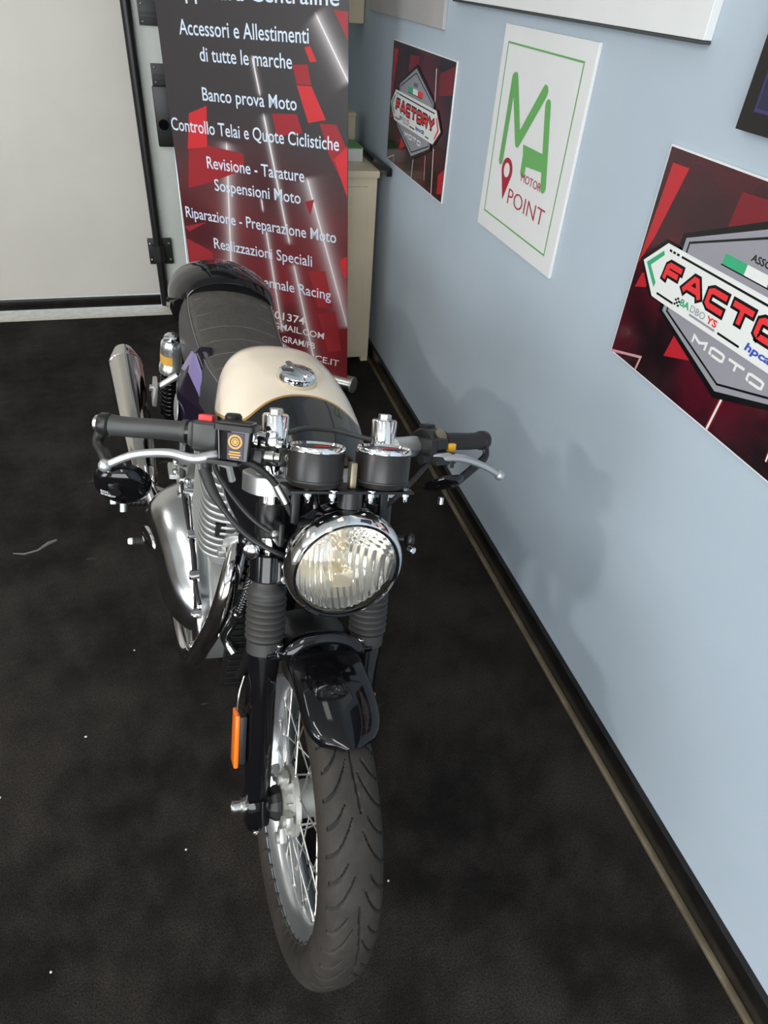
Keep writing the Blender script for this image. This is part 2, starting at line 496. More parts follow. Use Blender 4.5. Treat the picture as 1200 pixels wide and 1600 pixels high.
mb.box(((FX0 + FX1) / 2, YF - 0.06, FZ0 / 2), (FX1 - FX0, 0.12, FZ0)); mb.box(((FX0 + FX1) / 2, YF - 0.06, (FZ1 + HC) / 2), (FX1 - FX0, 0.12, HC - FZ1))
struct(mb.build('wall_front', 'wall_white'))
mb = MB()
for x in (FX0 + 0.03, FX0 + 1.28, FX1 - 1.28, FX1 - 0.03): mb.box((x, YF - 0.05, (FZ0 + FZ1) / 2), (0.06, 0.07, FZ1 - FZ0))
for z in (FZ0 + 0.03, FZ1 - 0.03): mb.box(((FX0 + FX1) / 2, YF - 0.05, z), (FX1 - FX0, 0.07, 0.06))
struct(mb.build('added_front_window', 'frame_grey'))  # unseen window, added to go with the front fill light
# left wall with the shop window opening
WY0, WY1, WZ0, WZ1 = -2.3, 0.6, 0.5, 2.5
mb = MB()
mb.box((XL - 0.06, (YF + WY0) / 2, HC / 2), (0.12, WY0 - YF, HC)); mb.box((XL - 0.06, (YB + 0.3 + WY1) / 2, HC / 2), (0.12, YB + 0.3 - WY1, HC))
mb.box((XL - 0.06, (WY0 + WY1) / 2, WZ0 / 2), (0.12, WY1 - WY0, WZ0)); mb.box((XL - 0.06, (WY0 + WY1) / 2, (WZ1 + HC) / 2), (0.12, WY1 - WY0, HC - WZ1))
struct(mb.build('wall_left', 'wall_far'))
mb = MB()
for y in (WY0 + 0.03, (WY0 + WY1) / 2, WY1 - 0.03): mb.box((XL - 0.05, y, (WZ0 + WZ1) / 2), (0.07, 0.06, WZ1 - WZ0))
for z in (WZ0 + 0.03, WZ1 - 0.03): mb.box((XL - 0.05, (WY0 + WY1) / 2, z), (0.07, WY1 - WY0, 0.06))
struct(mb.build('window_1', 'frame_grey'))
# back wall: blue part behind the cabinet, white door leaf and frame
mb = MB(); mb.box(((0.30 + XW) / 2, YB + 0.06, HC / 2), (XW - 0.30, 0.12, HC))
struct(mb.build('wall_back', 'wall_blue'))
mb = MB(); mb.box(((XL - 3.0) / 2 + 0.0, YB + 0.10, HC / 2), (XL * -1 - 3.0, 0.2, HC))
struct(mb.build('wall_back.001', 'wall_far'))
yd = YB
mb = MB()
mb.box(((-3.0 - 0.075) / 2, yd + 0.03, 1.55), (2.925, 0.06, 2.92), bevel=0.004)
door = struct(mb.build('door_1', 'door_white'))
mb = MB(); mb.box(((-3.0 - 0.080) / 2, yd - 0.008, 0.058), (2.92, 0.022, 0.052), bevel=0.003)
mb.build('door_sweep', 'skirting', door)
mb = MB()
mb.box((0.005, yd + 0.04, 1.52), (0.155, 0.07, 2.98), bevel=0.003)
mb.box((0.125, yd + 0.035, 1.52), (0.075, 0.07, 2.98), bevel=0.003)
mb.box((0.235, yd + 0.05, 1.52), (0.14, 0.07, 2.98), bevel=0.003)
frame = struct(mb.build('door_2', 'frame_grey'))
mb = MB(); mb.box((XW - 0.008, (YF + YB) / 2, 0.041), (0.016, YB - YF, 0.082), bevel=0.003)
struct(mb.build('baseboard_right', 'skirting'))
mb = MB(); mb.box((XW - 0.024, (YF + YB) / 2, 0.004), (0.016, YB - YF, 0.010), bevel=0.002)
struct(mb.build('trim_2', 'brass_strip'))

# black lock rod with its brackets on the door
rod = empty('door_lock_rod', Matrix.Translation((-0.056, yd - 0.03, 0.0)))
tag(rod, 'tall black vertical lock rod on the white door, with bracket plates', 'door rod')
mb = MB(); mb.cyl((0, 0, 0.035), (0, 0, 2.9), 0.0225, n=20)
mb.build('rod', 'black_satin', rod)
for i, z in enumerate((0.325, 1.62)):
    mb = MB(); mb.box((0.008, 0.021, z), (0.122, 0.012, 0.135), bevel=0.003); mb.cyl((0, 0, z - 0.04), (0, 0, z + 0.04), 0.029, n=20)
    br = mb.build('bracket', 'black_plastic', rod)
    for sx in (-0.04, 0.056):
        for sz in (-0.042, 0.042):
            q = MB(); q.sphere((0.0 + sx, 0.013, z + sz), 0.0065, 10); q.build('screw', 'steel', br)
def hinge(x, z, hh):
    t = MB(); t.box((0, -0.004, 0), (0.105, 0.010, hh), bevel=0.002)
    t.box((0, -0.011, 0.0), (0.095, 0.008, 0.006), bevel=0.001)
    t.box((0, -0.010, -hh * 0.2), (0.095, 0.006, 0.004), bevel=0.001)
    t.xf(lambda q: (q[0] + x, q[1] + yd - 0.002, q[2] + z)); t = t.build('hinge', 'black_plastic', frame)
    for sx in (-0.036, 0.036):
        for sz in (-hh * 0.34, hh * 0.34):
            q = MB(); q.sphere((x + sx, yd - 0.012, z + sz), 0.005, 8); q.build('screw', 'steel', t)
hinge(0.045, 1.372, 0.095)
hinge(0.070, 1.137, 0.088)
t = empty('door_lock', Matrix.Translation((0.074, yd - 0.001, 0.965)))
tag(t, 'black rectangular lock box on the grey door frame beside the banner', 'lock')
mb = MB(); mb.box((0, -0.018, 0), (0.125, 0.036, 0.258), bevel=0.008); mb.build('case', 'black_satin', t)
mb = MB(); mb.cyl((-0.028, -0.036, -0.03), (-0.028, -0.046, -0.03), 0.024, n=24, bev=0.002); mb.build('knob', 'black_gloss', t)

# ceiling lamps
def lamp(x, y, sx, sy, label, k=1.0):
    t = empty('ceiling_light', Matrix.Translation((x, y, HC)))
    tag(t, label, 'ceiling light', 'ceiling lights')
    mb = MB(); mb.box((0, 0, -0.03), (sx + 0.06, sy + 0.06, 0.06), bevel=0.006); mb.build('housing', 'wall_white', t)
    e = mat('lamp_diffuser', (0.9, 0.9, 0.9), 0.5, emit=(1.0, 0.965, 0.915), estr=LAMP_STRENGTH * k)
    mb = MB(); mb.box((0, 0, -0.066), (sx, sy, 0.014), bevel=0.004); mb.build('diffuser', e, t)
lamp(-3.55, -0.75, 0.24, 0.24, 'square ceiling lamp near the shop window', 31.0)
lamp(-1.7, 0.4, 0.30, 1.30, 'long ceiling lamp to the left of the motorcycle', 1.1)
lamp(0.36, 1.75, 0.30, 1.30, 'added long fill lamp above the motorcycle', 0.18)  # added lamp, placed to brighten the cabinet corner
lamp(-0.3, -0.9, 0.30, 1.30, 'long ceiling lamp behind the camera', 0.75)
lamp(-2.6, 2.4, 0.30, 1.30, 'long ceiling lamp in front of the white door', 0.9)

# ================================================================== WALL POSTERS
def wall_fn(yl, z0, off=0.0):
    # local x runs to the right as seen from the room (-Y), y up
    return lambda x, y, lay: (XW - 0.0068 - off - 0.00035 * lay, yl - x, z0 + y)
def board(name, yl, z0, wd, ht, mt, edge=None, th=0.006):
    mb = MB(); mb.box((XW - 0.0005 - th / 2, yl - wd / 2, z0 + ht / 2), (th, wd, ht), bevel=0.0008, seg=1)
    return mb.build(name, mt)

LET = {  # squared technical letters on a 1 x 1 cell
    'F': [[(0, 0), (.06, .82), (.2, 1), (1, 1)], [(.04, .5), (.85, .5)]],
    'A': [[(-.08, 0), (.42, 1), (.62, 1), (1.0, 0)], [(.2, .32), (.88, .32)]],
    'C': [[(1, 1), (.18, 1), (0, .85), (0, .15), (.15, 0), (1, 0)]],
    'T': [[(-.05, 1), (1.05, 1)], [(.5, 1), (.5, 0)]],
    'O': [[(.15, 0), (0, .15), (0, .85), (.15, 1), (.85, 1), (1, .85), (1, .15), (.85, 0), (.15, 0)]],
    'R': [[(0, 0), (0, 1), (.85, 1), (1, .85), (1, .6), (.85, .45), (0, .45)], [(.55, .45), (1, 0)]],
    'Y': [[(-.05, 1), (.5, .45), (1.05, 1)], [(.5, .45), (.5, 0)]],
    'M': [[(0, 0), (0, 1), (.5, .45), (1, 1), (1, 0)]]}
def word(fl, txt, x0, x1, y0, h, wt, mi, lay, gap=0.42, extra=0.0):
    n = len(txt); cw = (x1 - x0 - wt) / (n + (n - 1) * gap)
    for i, ch in enumerate(txt):
        ox = x0 + wt / 2 + i * cw * (1 + gap)
        for st in LET[ch]:
            fl.stroke([(ox + a * cw, y0 + wt / 2 + b * (h - wt)) for a, b in st], wt + extra, mi, lay, cap=extra / 2 + wt * 0.15)

def factory_poster(yl, z0, label):
    b = board('poster', yl, z0, 0.70, 0.425, 'white_board')
    tag(b, label, 'poster')
    fn = wall_fn(yl, z0)
    fl = Flat(fn); e = 0.0035
    fl.poly([(e, e), (0.70 - e, e), (0.70 - e, 0.425 - e), (e, 0.425 - e)], 0, 0)
    fl.poly([(.022, .397), (.073, .398), (.034, .262), (.0055, .20)], 1, 1)
    fl.poly([(.0286, .1887), (.0183, .1558), (.0539, .1677), (.06, .20)], 1, 1)
    fl.poly([(.1833, .125), (.172, .0698), (.25, .0964)], 1, 1)
    fl.poly([(.2183, .3254), (.2221, .395), (.33, .40), (.34, .33)], 2, 1)
    fl.poly([(.56, .375), (.694, .41), (.694, .33), (.563, .31)], 2, 1)
    fl.poly([(.64, .08), (.694, .11), (.694, .03), (.645, .02)], 1, 1)
    fl.stroke([(.004, .003), (.107, .035), (.102, .0045)], .0055, 3, 1)
    for (x0, y0, x1, y1, wd) in ((.3565, .0719, .351, .0045, .005), (.521, .385, .538, .28, .006), (.569, .15, .59, .0045, .006), (.49, .11, .5, .03, .003)):
        fl.stroke([(x0, y0), (x1, y1)], wd * 2.6, 2, 1); fl.stroke([(x0, y0), (x1, y1)], wd, 4, 2)
    p = fl.mb.build('printed_sheet', ['poster', 'p_red', 'p_red2', 'p_pink', 'p_white'], b, flat=True)
    # emblem
    fl = Flat(wall_fn(yl, z0, 0.0012))
    hexo = [(.316, .362), (.128, .290), (.128, .148), (.335, .0772), (.530, .142), (.530, .285)]
    arr = [(.0848, .2668), (.0255, .2147), (.0837, .1612), (.115, .1604), (.562, .1620), (.628, .213), (.568, .268)]
    def grow(poly, k):
        cx = sum(a for a, c in poly) / len(poly); cy = sum(c for a, c in poly) / len(poly)
        return [(cx + (a - cx) * (1 + k / abs(math.hypot(a - cx, c - cy))), cy + (c - cy) * (1 + k / abs(math.hypot(a - cx, c - cy)))) for a, c in poly]
    fl.poly(grow(hexo, .013), 0, 3); fl.poly(grow(arr, .012), 0, 3)
    fl.poly(hexo, 1, 4)
    fl.stroke(grow(hexo, -.014), .004, 0, 5, closed=True)
    fl.text('ASSO', .299, .347, .306, .0115, 0, 5, 0.02)
    fl.poly([(.236, .2775), (.400, .2775), (.405, .281), (.240, .281)], 0, 5)
    for i, mi in enumerate((4, 2, 3)):
        fl.poly([(.240 + i * .057, .280), (.297 + i * .057, .280), (.297 + i * .057, .298), (.240 + i * .057, .298)], mi, 6)
    word(fl, 'MOTO', .235, .432, .1285, .018, .0052, 2, 6, 0.40)
    fl.poly(arr, 2, 7)
    fl.poly([(.0794, .2507), (.0375, .2147), (.0814, .1781), (.0835, .1885), (.0525, .2140), (.0850, .244)], 4, 8)
    fl.poly([(.578, .252), (.612, .213), (.572, .174), (.570, .184), (.597, .213), (.573, .242)], 3, 8)
    for x in (.0989, .1105, .1227): fl.poly([(x - .004, .2545), (x + .004, .2545), (x + .004, .2590), (x - .004, .2590)], 0, 8)
    fl.stroke([(.134, .2566), (.555, .2566)], .0042, 0, 8)
    for a, c in ((.0966, .152), (.290, .3495), (.475, .515)): fl.stroke([(a, .172), (c, .172)], .0042, 0, 8)
    word(fl, 'FACTORY', .098, .556, .2005, .0375, .0105, 0, 8, 0.52, extra=.0105)
    word(fl, 'FACTORY', .098, .556, .2005, .0375, .0105, 3, 9, 0.52)
    for i in range(3):
        for j in range(4):
            if (i + j) % 2 == 0: fl.poly([(.154 + i * .0055, .172 + j * .004), (.1595 + i * .0055, .172 + j * .004), (.1605 + i * .0055, .176 + j * .004), (.155 + i * .0055, .176 + j * .004)], 0, 9)
    fl.text('BA', .172, .200, .1775, .0125, 4, 9, 0.03); fl.text('DBO', .204, .247, .1775, .0125, 1, 9, 0.0); fl.text('YS', .252, .282, .1775, .0125, 3, 9, 0.03)
    fl.stroke([(.206, .172), (.282, .172)], .004, 1, 9)
    fl.text('hpca', .362, .425, .1745, .0135, 6, 9, 0.03, shear=.2); fl.text('OE', .430, .462, .1745, .0115, 0, 9, 0.03)
    fl.mb.build('emblem', ['p_black', 'p_grey', 'p_white', 'p_letter', 'p_green', 'white_print', 'blue_print'], b, flat=True)
factory_poster(3.100, 0.962, 'dark red emblem poster hanging between the banner and the white green-lettered sign')
factory_poster(1.241, 0.9525, 'dark red emblem poster cut by the right edge of the photo, above the wall skirting')

# white sign with the green M A letters
b = board('wall_sign', 2.068, 0.997, 0.4945, 0.511, 'white_board', th=0.008)
tag(b, 'white portrait sign with green letters and crimson map pin on blue wall', 'sign')
fl = Flat(wall_fn(2.068, 0.997, 0.002))
fl.stroke([(.040, .048), (.4475, .0445), (.4475, .470), (.034, .472)], .0042, 0, 1, closed=True)
fl.mb.build('border_line', ['s_green'], b, flat=True)
fl = Flat(wall_fn(2.068, 0.997, 0.002))
def bar(a, c, wd): fl.stroke([a, c], wd, 0, 2, rnd=True)
bar((.104, .398), (.101, .200), .026); bar((.112, .398), (.186, .262), .030); bar((.186, .262), (.290, .392), .030)
bar((.318, .370), (.378, .190), .030) if False else None
bar((.312, .378), (.3775, .190), .027) if False else None
bar((.318, .366), (.374, .192), .028)
fl.poly([(.222, .262), (.352, .262), (.352, .222), (.240, .214)], 0, 2)
bar((.244, .244), (.246, .200), .026)
fl.mb.build('green_letters', ['s_green'], b, flat=True)
fl = Flat(wall_fn(2.068, 0.997, 0.002))
cx, cy = .150, .183
fl.poly([(cx + .0345 * math.cos(t), cy + .031 * math.sin(t)) for t in [math.radians(a) for a in range(-30, 211, 15)]] + [(.1505, .106)], 0, 2)
fl.mb.build('map_pin', ['s_crimson'], b, flat=True)
fl = Flat(wall_fn(2.068, 0.997, 0.002)); fl.disc((cx, cy), .0185, 0, 3); fl.mb.build('pin_hole', ['white_board'], b, flat=True)
fl = Flat(wall_fn(2.068, 0.997, 0.002))
fl.text('MOTOR', .2445, .364, .1775, .0195, 0, 3, 0.0); fl.mb.build('small_word', ['s_crimson'], b, flat=True)
fl = Flat(wall_fn(2.068, 0.997, 0.002)); fl.text('POINT', .1845, .410, .1045, .0395, 0, 3, -0.012); fl.mb.build('large_word', ['s_crimson'], b, flat=True)

# the boards cut by the top of the photo
b = board('wall_board', 3.472, 1.457, 0.922, 0.60, 'grey_board', th=0.012); tag(b, 'grey patterned board cut by the top edge, above the smaller dark poster', 'wall board')
b = board('whiteboard', 2.46, 1.541, 1.237, 0.80, 'white_board', th=0.018); tag(b, 'white board cut by the top edge of the photo, above the green-lettered sign', 'whiteboard')
mb = MB(); mb.box((XW - 0.011, 2.46 - 0.6185, 1.5375), (0.020, 1.237, 0.005), bevel=0.001); mb.build('lower_edge', 'grey_plastic', b)
b = board('framed_print', 1.070, 1.433, 0.62, 0.45, 'p_black', th=0.022); tag(b, 'dark framed print at the upper right edge, above the big emblem poster', 'picture')
fl = Flat(wall_fn(1.070, 1.433, 0.0170)); fl.poly([(.03, .028), (.59, .028), (.59, .42), (.03, .42)], 0, 1)
M['p_violet'] = mat('dark_violet_print', (0.02, 0.018, 0.05), 0.3)
fl.stroke([(.034, .032), (.586, .032), (.586, .416), (.034, .416)], .004, 1, 2, closed=True)
M['violet_line'] = mat('violet_line', (0.045, 0.035, 0.12), 0.3)
fl.mb.build('print', ['p_violet', 'violet_line'], b, flat=True)

# ================================================================== BACK CORNER
cab = empty('metal_cabinet', Matrix.Translation((0.62, 3.42, 0)))
tag(cab, 'beige metal cabinet in the corner behind the banner', 'cabinet')
cx0, cx1, cy0, cy1 = -0.135, 0.298, -0.29, 0.30
mb = MB(); mb.box(((cx0 + cx1) / 2, 0.005, 0.455), (cx1 - cx0, cy1 - cy0, 0.86), bevel=0.005); mb.build('body', 'cabinet', cab)
mb = MB(); mb.box(((cx0 + cx1) / 2, 0.0, 0.893), (cx1 - cx0 + 0.012, cy1 - cy0 + 0.016, 0.030), bevel=0.005); mb.build('top', 'cabinet', cab)
mb = MB(); mb.box(((cx0 + cx1) / 2 - 0.012, cy0 - 0.004, 0.455), (cx1 - cx0 - 0.062, 0.014, 0.775), bevel=0.004)
for i in range(34):
    mb.box((cx1 - 0.125, cy0 - 0.0125, 0.80 - i * 0.0155), (0.022, 0.004, 0.005), bevel=0.0008, seg=1)
mb.build('door', 'cabinet', cab)
for x in (cx0 + 0.02, cx1 - 0.02):
    for y in (cy0 + 0.02, cy1 - 0.02):
        mb = MB(); mb.box((x, y, 0.0135), (0.035, 0.035, 0.027)); mb.build('foot', 'cabinet', cab)
t = empty('storage_box', Matrix.Translation((0.838, 3.56, 0.908))); tag(t, 'cream box standing on the beige cabinet beside the banner edge', 'box')
mb = MB(); mb.box((0, 0, 0.072), (0.13, 0.12, 0.144), bevel=0.006); mb.build('case', 'box_cream', t)
mb = MB(); mb.box((0, 0, 0.152), (0.134, 0.124, 0.018), bevel=0.005); mb.build('lid', 'box_cream', t)
mb = MB(); mb.box((0.066, -0.02, 0.075), (0.005, 0.018, 0.012), bevel=0.001); mb.build('latch', 'black_plastic', t)
mb = MB(); mb.box((0.838, 3.37, 0.934), (0.10, 0.16, 0.052), bevel=0.002)
b = mb.build('card_pack', 'white_print'); tag(b, 'white pack with green top lying on the beige cabinet', 'pack')
mb = MB(); mb.box((0.838, 3.37, 0.9625), (0.104, 0.164, 0.005), bevel=0.001); mb.build('green_cover', 's_green', b)
mb = MB()
a, c = Vector((0.924, 3.60, 0.924)), Vector((0.934, 3.015, 0.924))
d_ = (c - a).normalized(); rot = Matrix((d_.cross(Vector((0, 0, 1))), d_, Vector((0, 0, 1)))).transposed()
mb.box((a + c) / 2, (0.022, (c - a).length, 0.032), rot, bevel=0.002)
b = mb.build('black_bar', 'black_gloss'); tag(b, 'black square bar lying on the cabinet and jutting along the blue wall', 'bar')
t = empty('wall_box', Matrix.Translation((XW - 0.001, 3.66, 1.40))); tag(t, 'beige electrical box with yellow rounded cover high in the corner', 'electrical box')
mb = MB(); mb.box((-0.045, 0, 0.16), (0.088, 0.15, 0.32), bevel=0.006); mb.build('case', 'box_cream', t)
M['yellowed'] = mat('yellowed_plastic', (0.60, 0.47, 0.20), 0.45)
mb = MB(); mb.box((-0.105, 0.015, 0.19), (0.036, 0.10, 0.30), bevel=0.016, seg=4); mb.build('cover', 'yellowed', t)

# ================================================================== ROLL-UP BANNER
e_, u_ = Vector((-0.755, 0.654, -0.039)).normalized(), Vector((-0.022, 0.034, 0.999))
rx = -e_; rz = rx.cross(u_).normalized(); ry = rz.cross(rx).normalized()
BM = Matrix.Translation((0.730, 2.815, 0.09)) @ Matrix((rx, ry, rz)).transposed().to_4x4()
ban = empty('roll_up_banner', BM)
tag(ban, 'grey and red roll-up banner with white service list behind the motorcycle', 'banner')
fl = Flat(lambda x, y, lay: (x, y, 0.0012 + lay * 0.0004))
BW = 0.845
mb = MB(); mb.box((-BW / 2, 0.98, 0), (BW, 2.0, 0.0018)); mb.build('sheet', 'banner', ban)
reds = [[(.181, 1.272), (.157, 1.277), (.13, 1.231), (.159, 1.227)], [(.219, 1.15), (.155, 1.151), (.095, 1.046), (.173, 1.029)]]
def red_shape(q, mt, lay):
    fl = Flat(lambda x, y, lay: (x, y, 0.0012 + lay * 0.0004)); fl.poly([(-a, c) for a, c in q], 0, lay); fl.mb.build('red_shape', mt, ban, flat=True)
for q in reds: red_shape(q, 'ban_red', 1)
for q in ([(.338, 1.048), (.224, 1.054), (.199, .991), (.321, .969)], [(.235, 1.215), (.17, 1.22), (.155, 1.155), (.219, 1.153)],
          [(.122, 1.031), (.051, 1.034), (.002, .95), (.002, .80), (.085, .93)], [(.768, .874), (.672, .903), (.486, .890), (.49, .83), (.67, .758), (.794, .722)],
          [(.192, .456), (.109, .47), (.073, .315), (.148, .301)], [(.852 - .008, .552), (.713, .59), (.821, .533)], [(.06, 1.388), (.002, 1.384), (.002, 1.30)],
          [(.84, .50), (.70, .46), (.72, .33), (.84, .30)], [(.20, .74), (.155, .755), (.175, .69)], [(.15, .27), (.06, .30), (.03, .12), (.10, .10)]):
    red_shape(q, 'ban_red2', 0.5)
for q in ([(.743, 1.014), (.649, 1.049), (.668, .897), (.771, .879)], [(.060, .915), (.002, .965), (.002, .78)], [(.04, .527), (.002, .549), (.002, .461), (.015, .455)]):
    red_shape(q, 'ban_red', 1)
def line(body, l, r, y, cap, mt, bold, shear=0.0):
    fl = Flat(lambda x, y, lay: (x, y, 0.0020 + lay * 0.0004))
    fl.text(body, -l, -r, y, cap, 0, 1, bold, shear); fl.mb.build('text_line', mt, ban, flat=True)
for body, l, r, y, cap in (('Mappatura Centraline', .80, .036, 1.399, .048), ('Accessori e Allestimenti', .742, .161, 1.284, .049), ('di tutte le marche', .656, .236, 1.2015, .047),
                           ('Banco prova Moto', .664, .222, 1.067, .046), ('Controllo Telai e Quote Ciclistiche', .850 - .008, .038, .9455, .047),
                           ('Revisione - Tarature', .678, .198, .815, .046), ('Sospensioni Moto', .650, .219, .7295, .046), ('Riparazione - Preparazione Moto', .826, .053, .5965, .046),
                           ('Realizzazioni Speciali', .687, .172, .4795, .046), ('Esperienza Decennale Racing', .828, .081, .348, .045)):
    line(body, l, r, y, cap, 'ban_text', 0.008)
for body, l, r, y, cap in (('TEL. 501374', .555, .221, .2065, .036), ('INFO@GMAIL.COM', .56, .121, .157, .030), ('INSTAGRAM/FB', .47, .170, .098, .030), ('PERFORMANCE.IT', .50, .044, .0385, .031)):
    line(body, l, r, y, cap, 'ban_white', 0.010, 0.12)
mb = MB(); mb.lathe([(0, .034), (0.004, .038), (BW + .036, .038), (BW + .040, .034)], (-BW - .012, -.046, -.012), (1, 0, 0), 28)
cs = mb.build('cassette', 'steel', ban)
mb = MB(); mb.lathe([(0, .0385), (.010, .0385), (.012, .030)], (.020, -.046, -.012), (1, 0, 0), 28); mb.build('end_cap', 'alu', cs)
for x in (-.15, -.70):
    mb = MB(); mb.box((x, -.083, .0), (.05, .008, .30), bevel=.003); mb.build('foot', 'steel', ban)
mb = MB(); mb.cyl((-BW / 2, -.05, -.02), (-BW / 2, 1.98, -.012), .008); mb.build('pole', 'steel', ban)

# ================================================================== MOTORCYCLE
LEAN, YAW, STEER = 0.173488, 0.034191, -0.016974
fw = Vector((math.sin(YAW), -math.cos(YAW), 0)); lf = Vector((math.cos(YAW), math.sin(YAW), 0)); zz = Vector((0, 0, 1))
BK = Matrix.Translation((0.024893, 2.082953, 0.004)) @ (Matrix((fw, lf, zz)).transposed() @ Matrix.Rotation(-LEAN, 3, 'X')).to_4x4()
# bike space: x forward from the rear axle, y to the rider's left, z up
RK = math.radians(24)
U = Vector((-math.sin(RK), 0, math.cos(RK))); NF = Vector((math.cos(RK), 0, math.sin(RK))); GP = Vector((1.496, 0, 0))
RS = Matrix.Rotation(STEER, 3, U)
def S(q): return GP + RS @ (Vector(q) - GP)                                  # steered bike point
def F(q): return GP + RS @ (NF * q[0] + Vector((0, q[1], 0)) + U * q[2])      # fork space: (ahead of steering axis, y, along it)
def Fd(q): return RS @ (NF * q[0] + Vector((0, q[1], 0)) + U * q[2])
bike = empty('motorcycle', BK)
tag(bike, 'black and cream cafe racer motorcycle leaning on its side stand beside the blue wall', 'motorcycle')
def P(mb, name, mt, parent=None, angle=35): return mb.build(name, mt, parent or bike, angle)
def bolt(p, d, r, h, parent, name='bolt', mt='steel', n=10, sock=True):
    d = Vector(d).normalized(); p = Vector(p)
    mb = MB(); pr = [(0, r), (h * 0.8, r), (h, r * 0.82)]
    if sock: pr += [(h, r * 0.5), (h * 0.6, r * 0.45)]
    mb.lathe(pr, p, d, n); return mb.build(name, mt, parent)
AX = Vector((1.398, 0, 0.318))

# ---------------------------------------------------------------- wheels
def rim_mesh(c, tr, k=1.0):
    half = [(.040, .2405), (.0385, .2425), (.036, .241), (.0345, .2335), (.031, .2295), (.0285, .2215), (.020, .2145), (.010, .2115), (0, .211)]
    pr = [(h * k, r) for h, r in half] + [(-h * k, r) for h, r in reversed(half[:-1])]
    pr += [(-.034 * k, .2445), (-.012 * k, .222), (.012 * k, .222), (.034 * k, .2445)]
    mb = MB(); mb.lathe(pr, c, (0, 1, 0), 264, closed=True); return mb.xf(tr)
def tyre_mesh(c, tr, k, R, tread):
    half = [(0, .0), (.008, -.0002), (.016, -.0012), (.024, -.003), (.031, -.0058), (.037, -.0095), (.042, -.0145), (.0465, -.021), (.0500, -.029), (.0520, -.038), (.0525, -.047),
            (.0512, -.056), (.0485, -.064), (.0445, -.0700), (.0410, -.0735), (.0350, -.0780)]
    if tread:
        fine = []
        for a, b in zip(half, half[1:]):
            m = 4 if a[0] < .05 and b[1] > -.04 else 1
            for i in range(m): t = i / m; fine.append((a[0] + (b[0] - a[0]) * t, a[1] + (b[1] - a[1]) * t))
        half = fine + [half[-1]]
    prof = [(-h * k, R + r) for h, r in reversed(half)] + [(h * k, R + r) for h, r in half[1:]]
    n = 1056 if tread else 96
    vs = []; cc = Vector(c); NG = 46; pit = 2 * PI * .318 / NG
    gm = []
    for i in range(n):
        th = 2 * PI * i / n; ct, st = math.cos(th), math.sin(th)
        arc0 = th * .318
        for y, r in prof:
            g = 0.0
            if tread:
                ay = abs(y); sd = 0 if y < 0 else 1
                if .0045 < ay < .0485:
                    t = min(1, max(0, (ay - .006) / .043))
                    a = (arc0 + .062 * (1 - (1 - t) ** 1.9)) / pit + .5 * sd
                    q = math.floor(a + .5); dq = abs(a - q) * pit
                    start = .007 if q % 2 else .016
                    end = .047 if q % 2 else .0445
                    if start < ay < end and r > -.036:
                        wd = .0030 * min(1, (ay - start) / .008 + .25)
                        g = max(0, min(1, (wd - dq) / .0009 + .5))
                    # long slightly waving centre groove
                cy = .004 + .0035 * math.sin(th * 9)
                if math.sin(th * 4.5 + 1.4) > -.55: g = max(g, max(0, min(1, (.0017 - abs(y - cy)) / .0007 + .5)))
            rr = r - .0042 * g
            gm.append(g)
            vs.append((cc.x + ct * rr, cc.y + y, cc.z + st * rr))
    m = len(prof); mb = MB(); fs = []; mi = []
    for i in range(n):
        i2 = (i + 1) % n
        for j in range(m - 1):
            fs.append((i * m + j, i * m + j + 1, i2 * m + j + 1, i2 * m + j))
            mi.append(1 if (gm[i * m + j] + gm[i * m + j + 1] + gm[i2 * m + j] + gm[i2 * m + j + 1]) > 2.2 else 0)
    mb.add(vs, fs); mb.m = mi
    return mb.xf(tr)
def tyre_rubber():
    m = mat('tyre_rubber', (0.03, 0.028, 0.026), 0.66, spec=0.3); d = Nd(m); o = d.obj()
    f = d.smooth(d.noise(o, 22, 5, 0.65), 0.35, 0.7)
    d.base(d.mix(f, (0.021, 0.0185, 0.016), (0.033, 0.028, 0.0235)))
    d.bump(d.noise(o, 300, 3, 0.7), 0.15)
    M['tyre'] = m
tyre_rubber()
M['groove'] = mat('tyre_groove', (0.010, 0.0095, 0.009), 0.8)

fwheel = P(rim_mesh(AX, S), 'front_wheel', 'rim')
P(tyre_mesh(AX, S, 1.0, .318, True), 'tyre', ['tyre', 'groove'], fwheel, 50)
# hub: drum with flanges, ribs and lobes
mb = MB()
pr = [(-.058, .020), (-.050, .034), (-.046, .050), (-.040, .058), (-.036, .066), (-.026, .067), (-.023, .060), (-.018, .036), (.018, .036), (.023, .060), (.026, .067), (.034, .067), (.038, .058), (.050, .034), (.056, .020)]
mb.lathe(pr, AX, (0, 1, 0), 64)
for i in range(20):
    t = 2 * PI * i / 20
    rot = Matrix.Rotation(-t, 3, 'Y')
    mb.box(AX + rot @ Vector((.046, -.043, 0)), (.030, .012, .0035), rot, bevel=.001)
for i in range(5):
    t = 2 * PI * i / 5 + .5; rot = Matrix.Rotation(-t, 3, 'Y')
    mb.box(AX + rot @ Vector((.060, -.050, 0)), (.030, .016, .024), rot, bevel=.006)
    mb.cyl(AX + rot @ Vector((.064, -.056, 0)), AX + rot @ Vector((.064, -.063, 0)), .0105, n=16)
hub = P(mb.xf(S), 'hub', 'hub', fwheel)
for i in range(5):
    t = 2 * PI * i / 5 + .5; rot = Matrix.Rotation(-t, 3, 'Y')
    pass
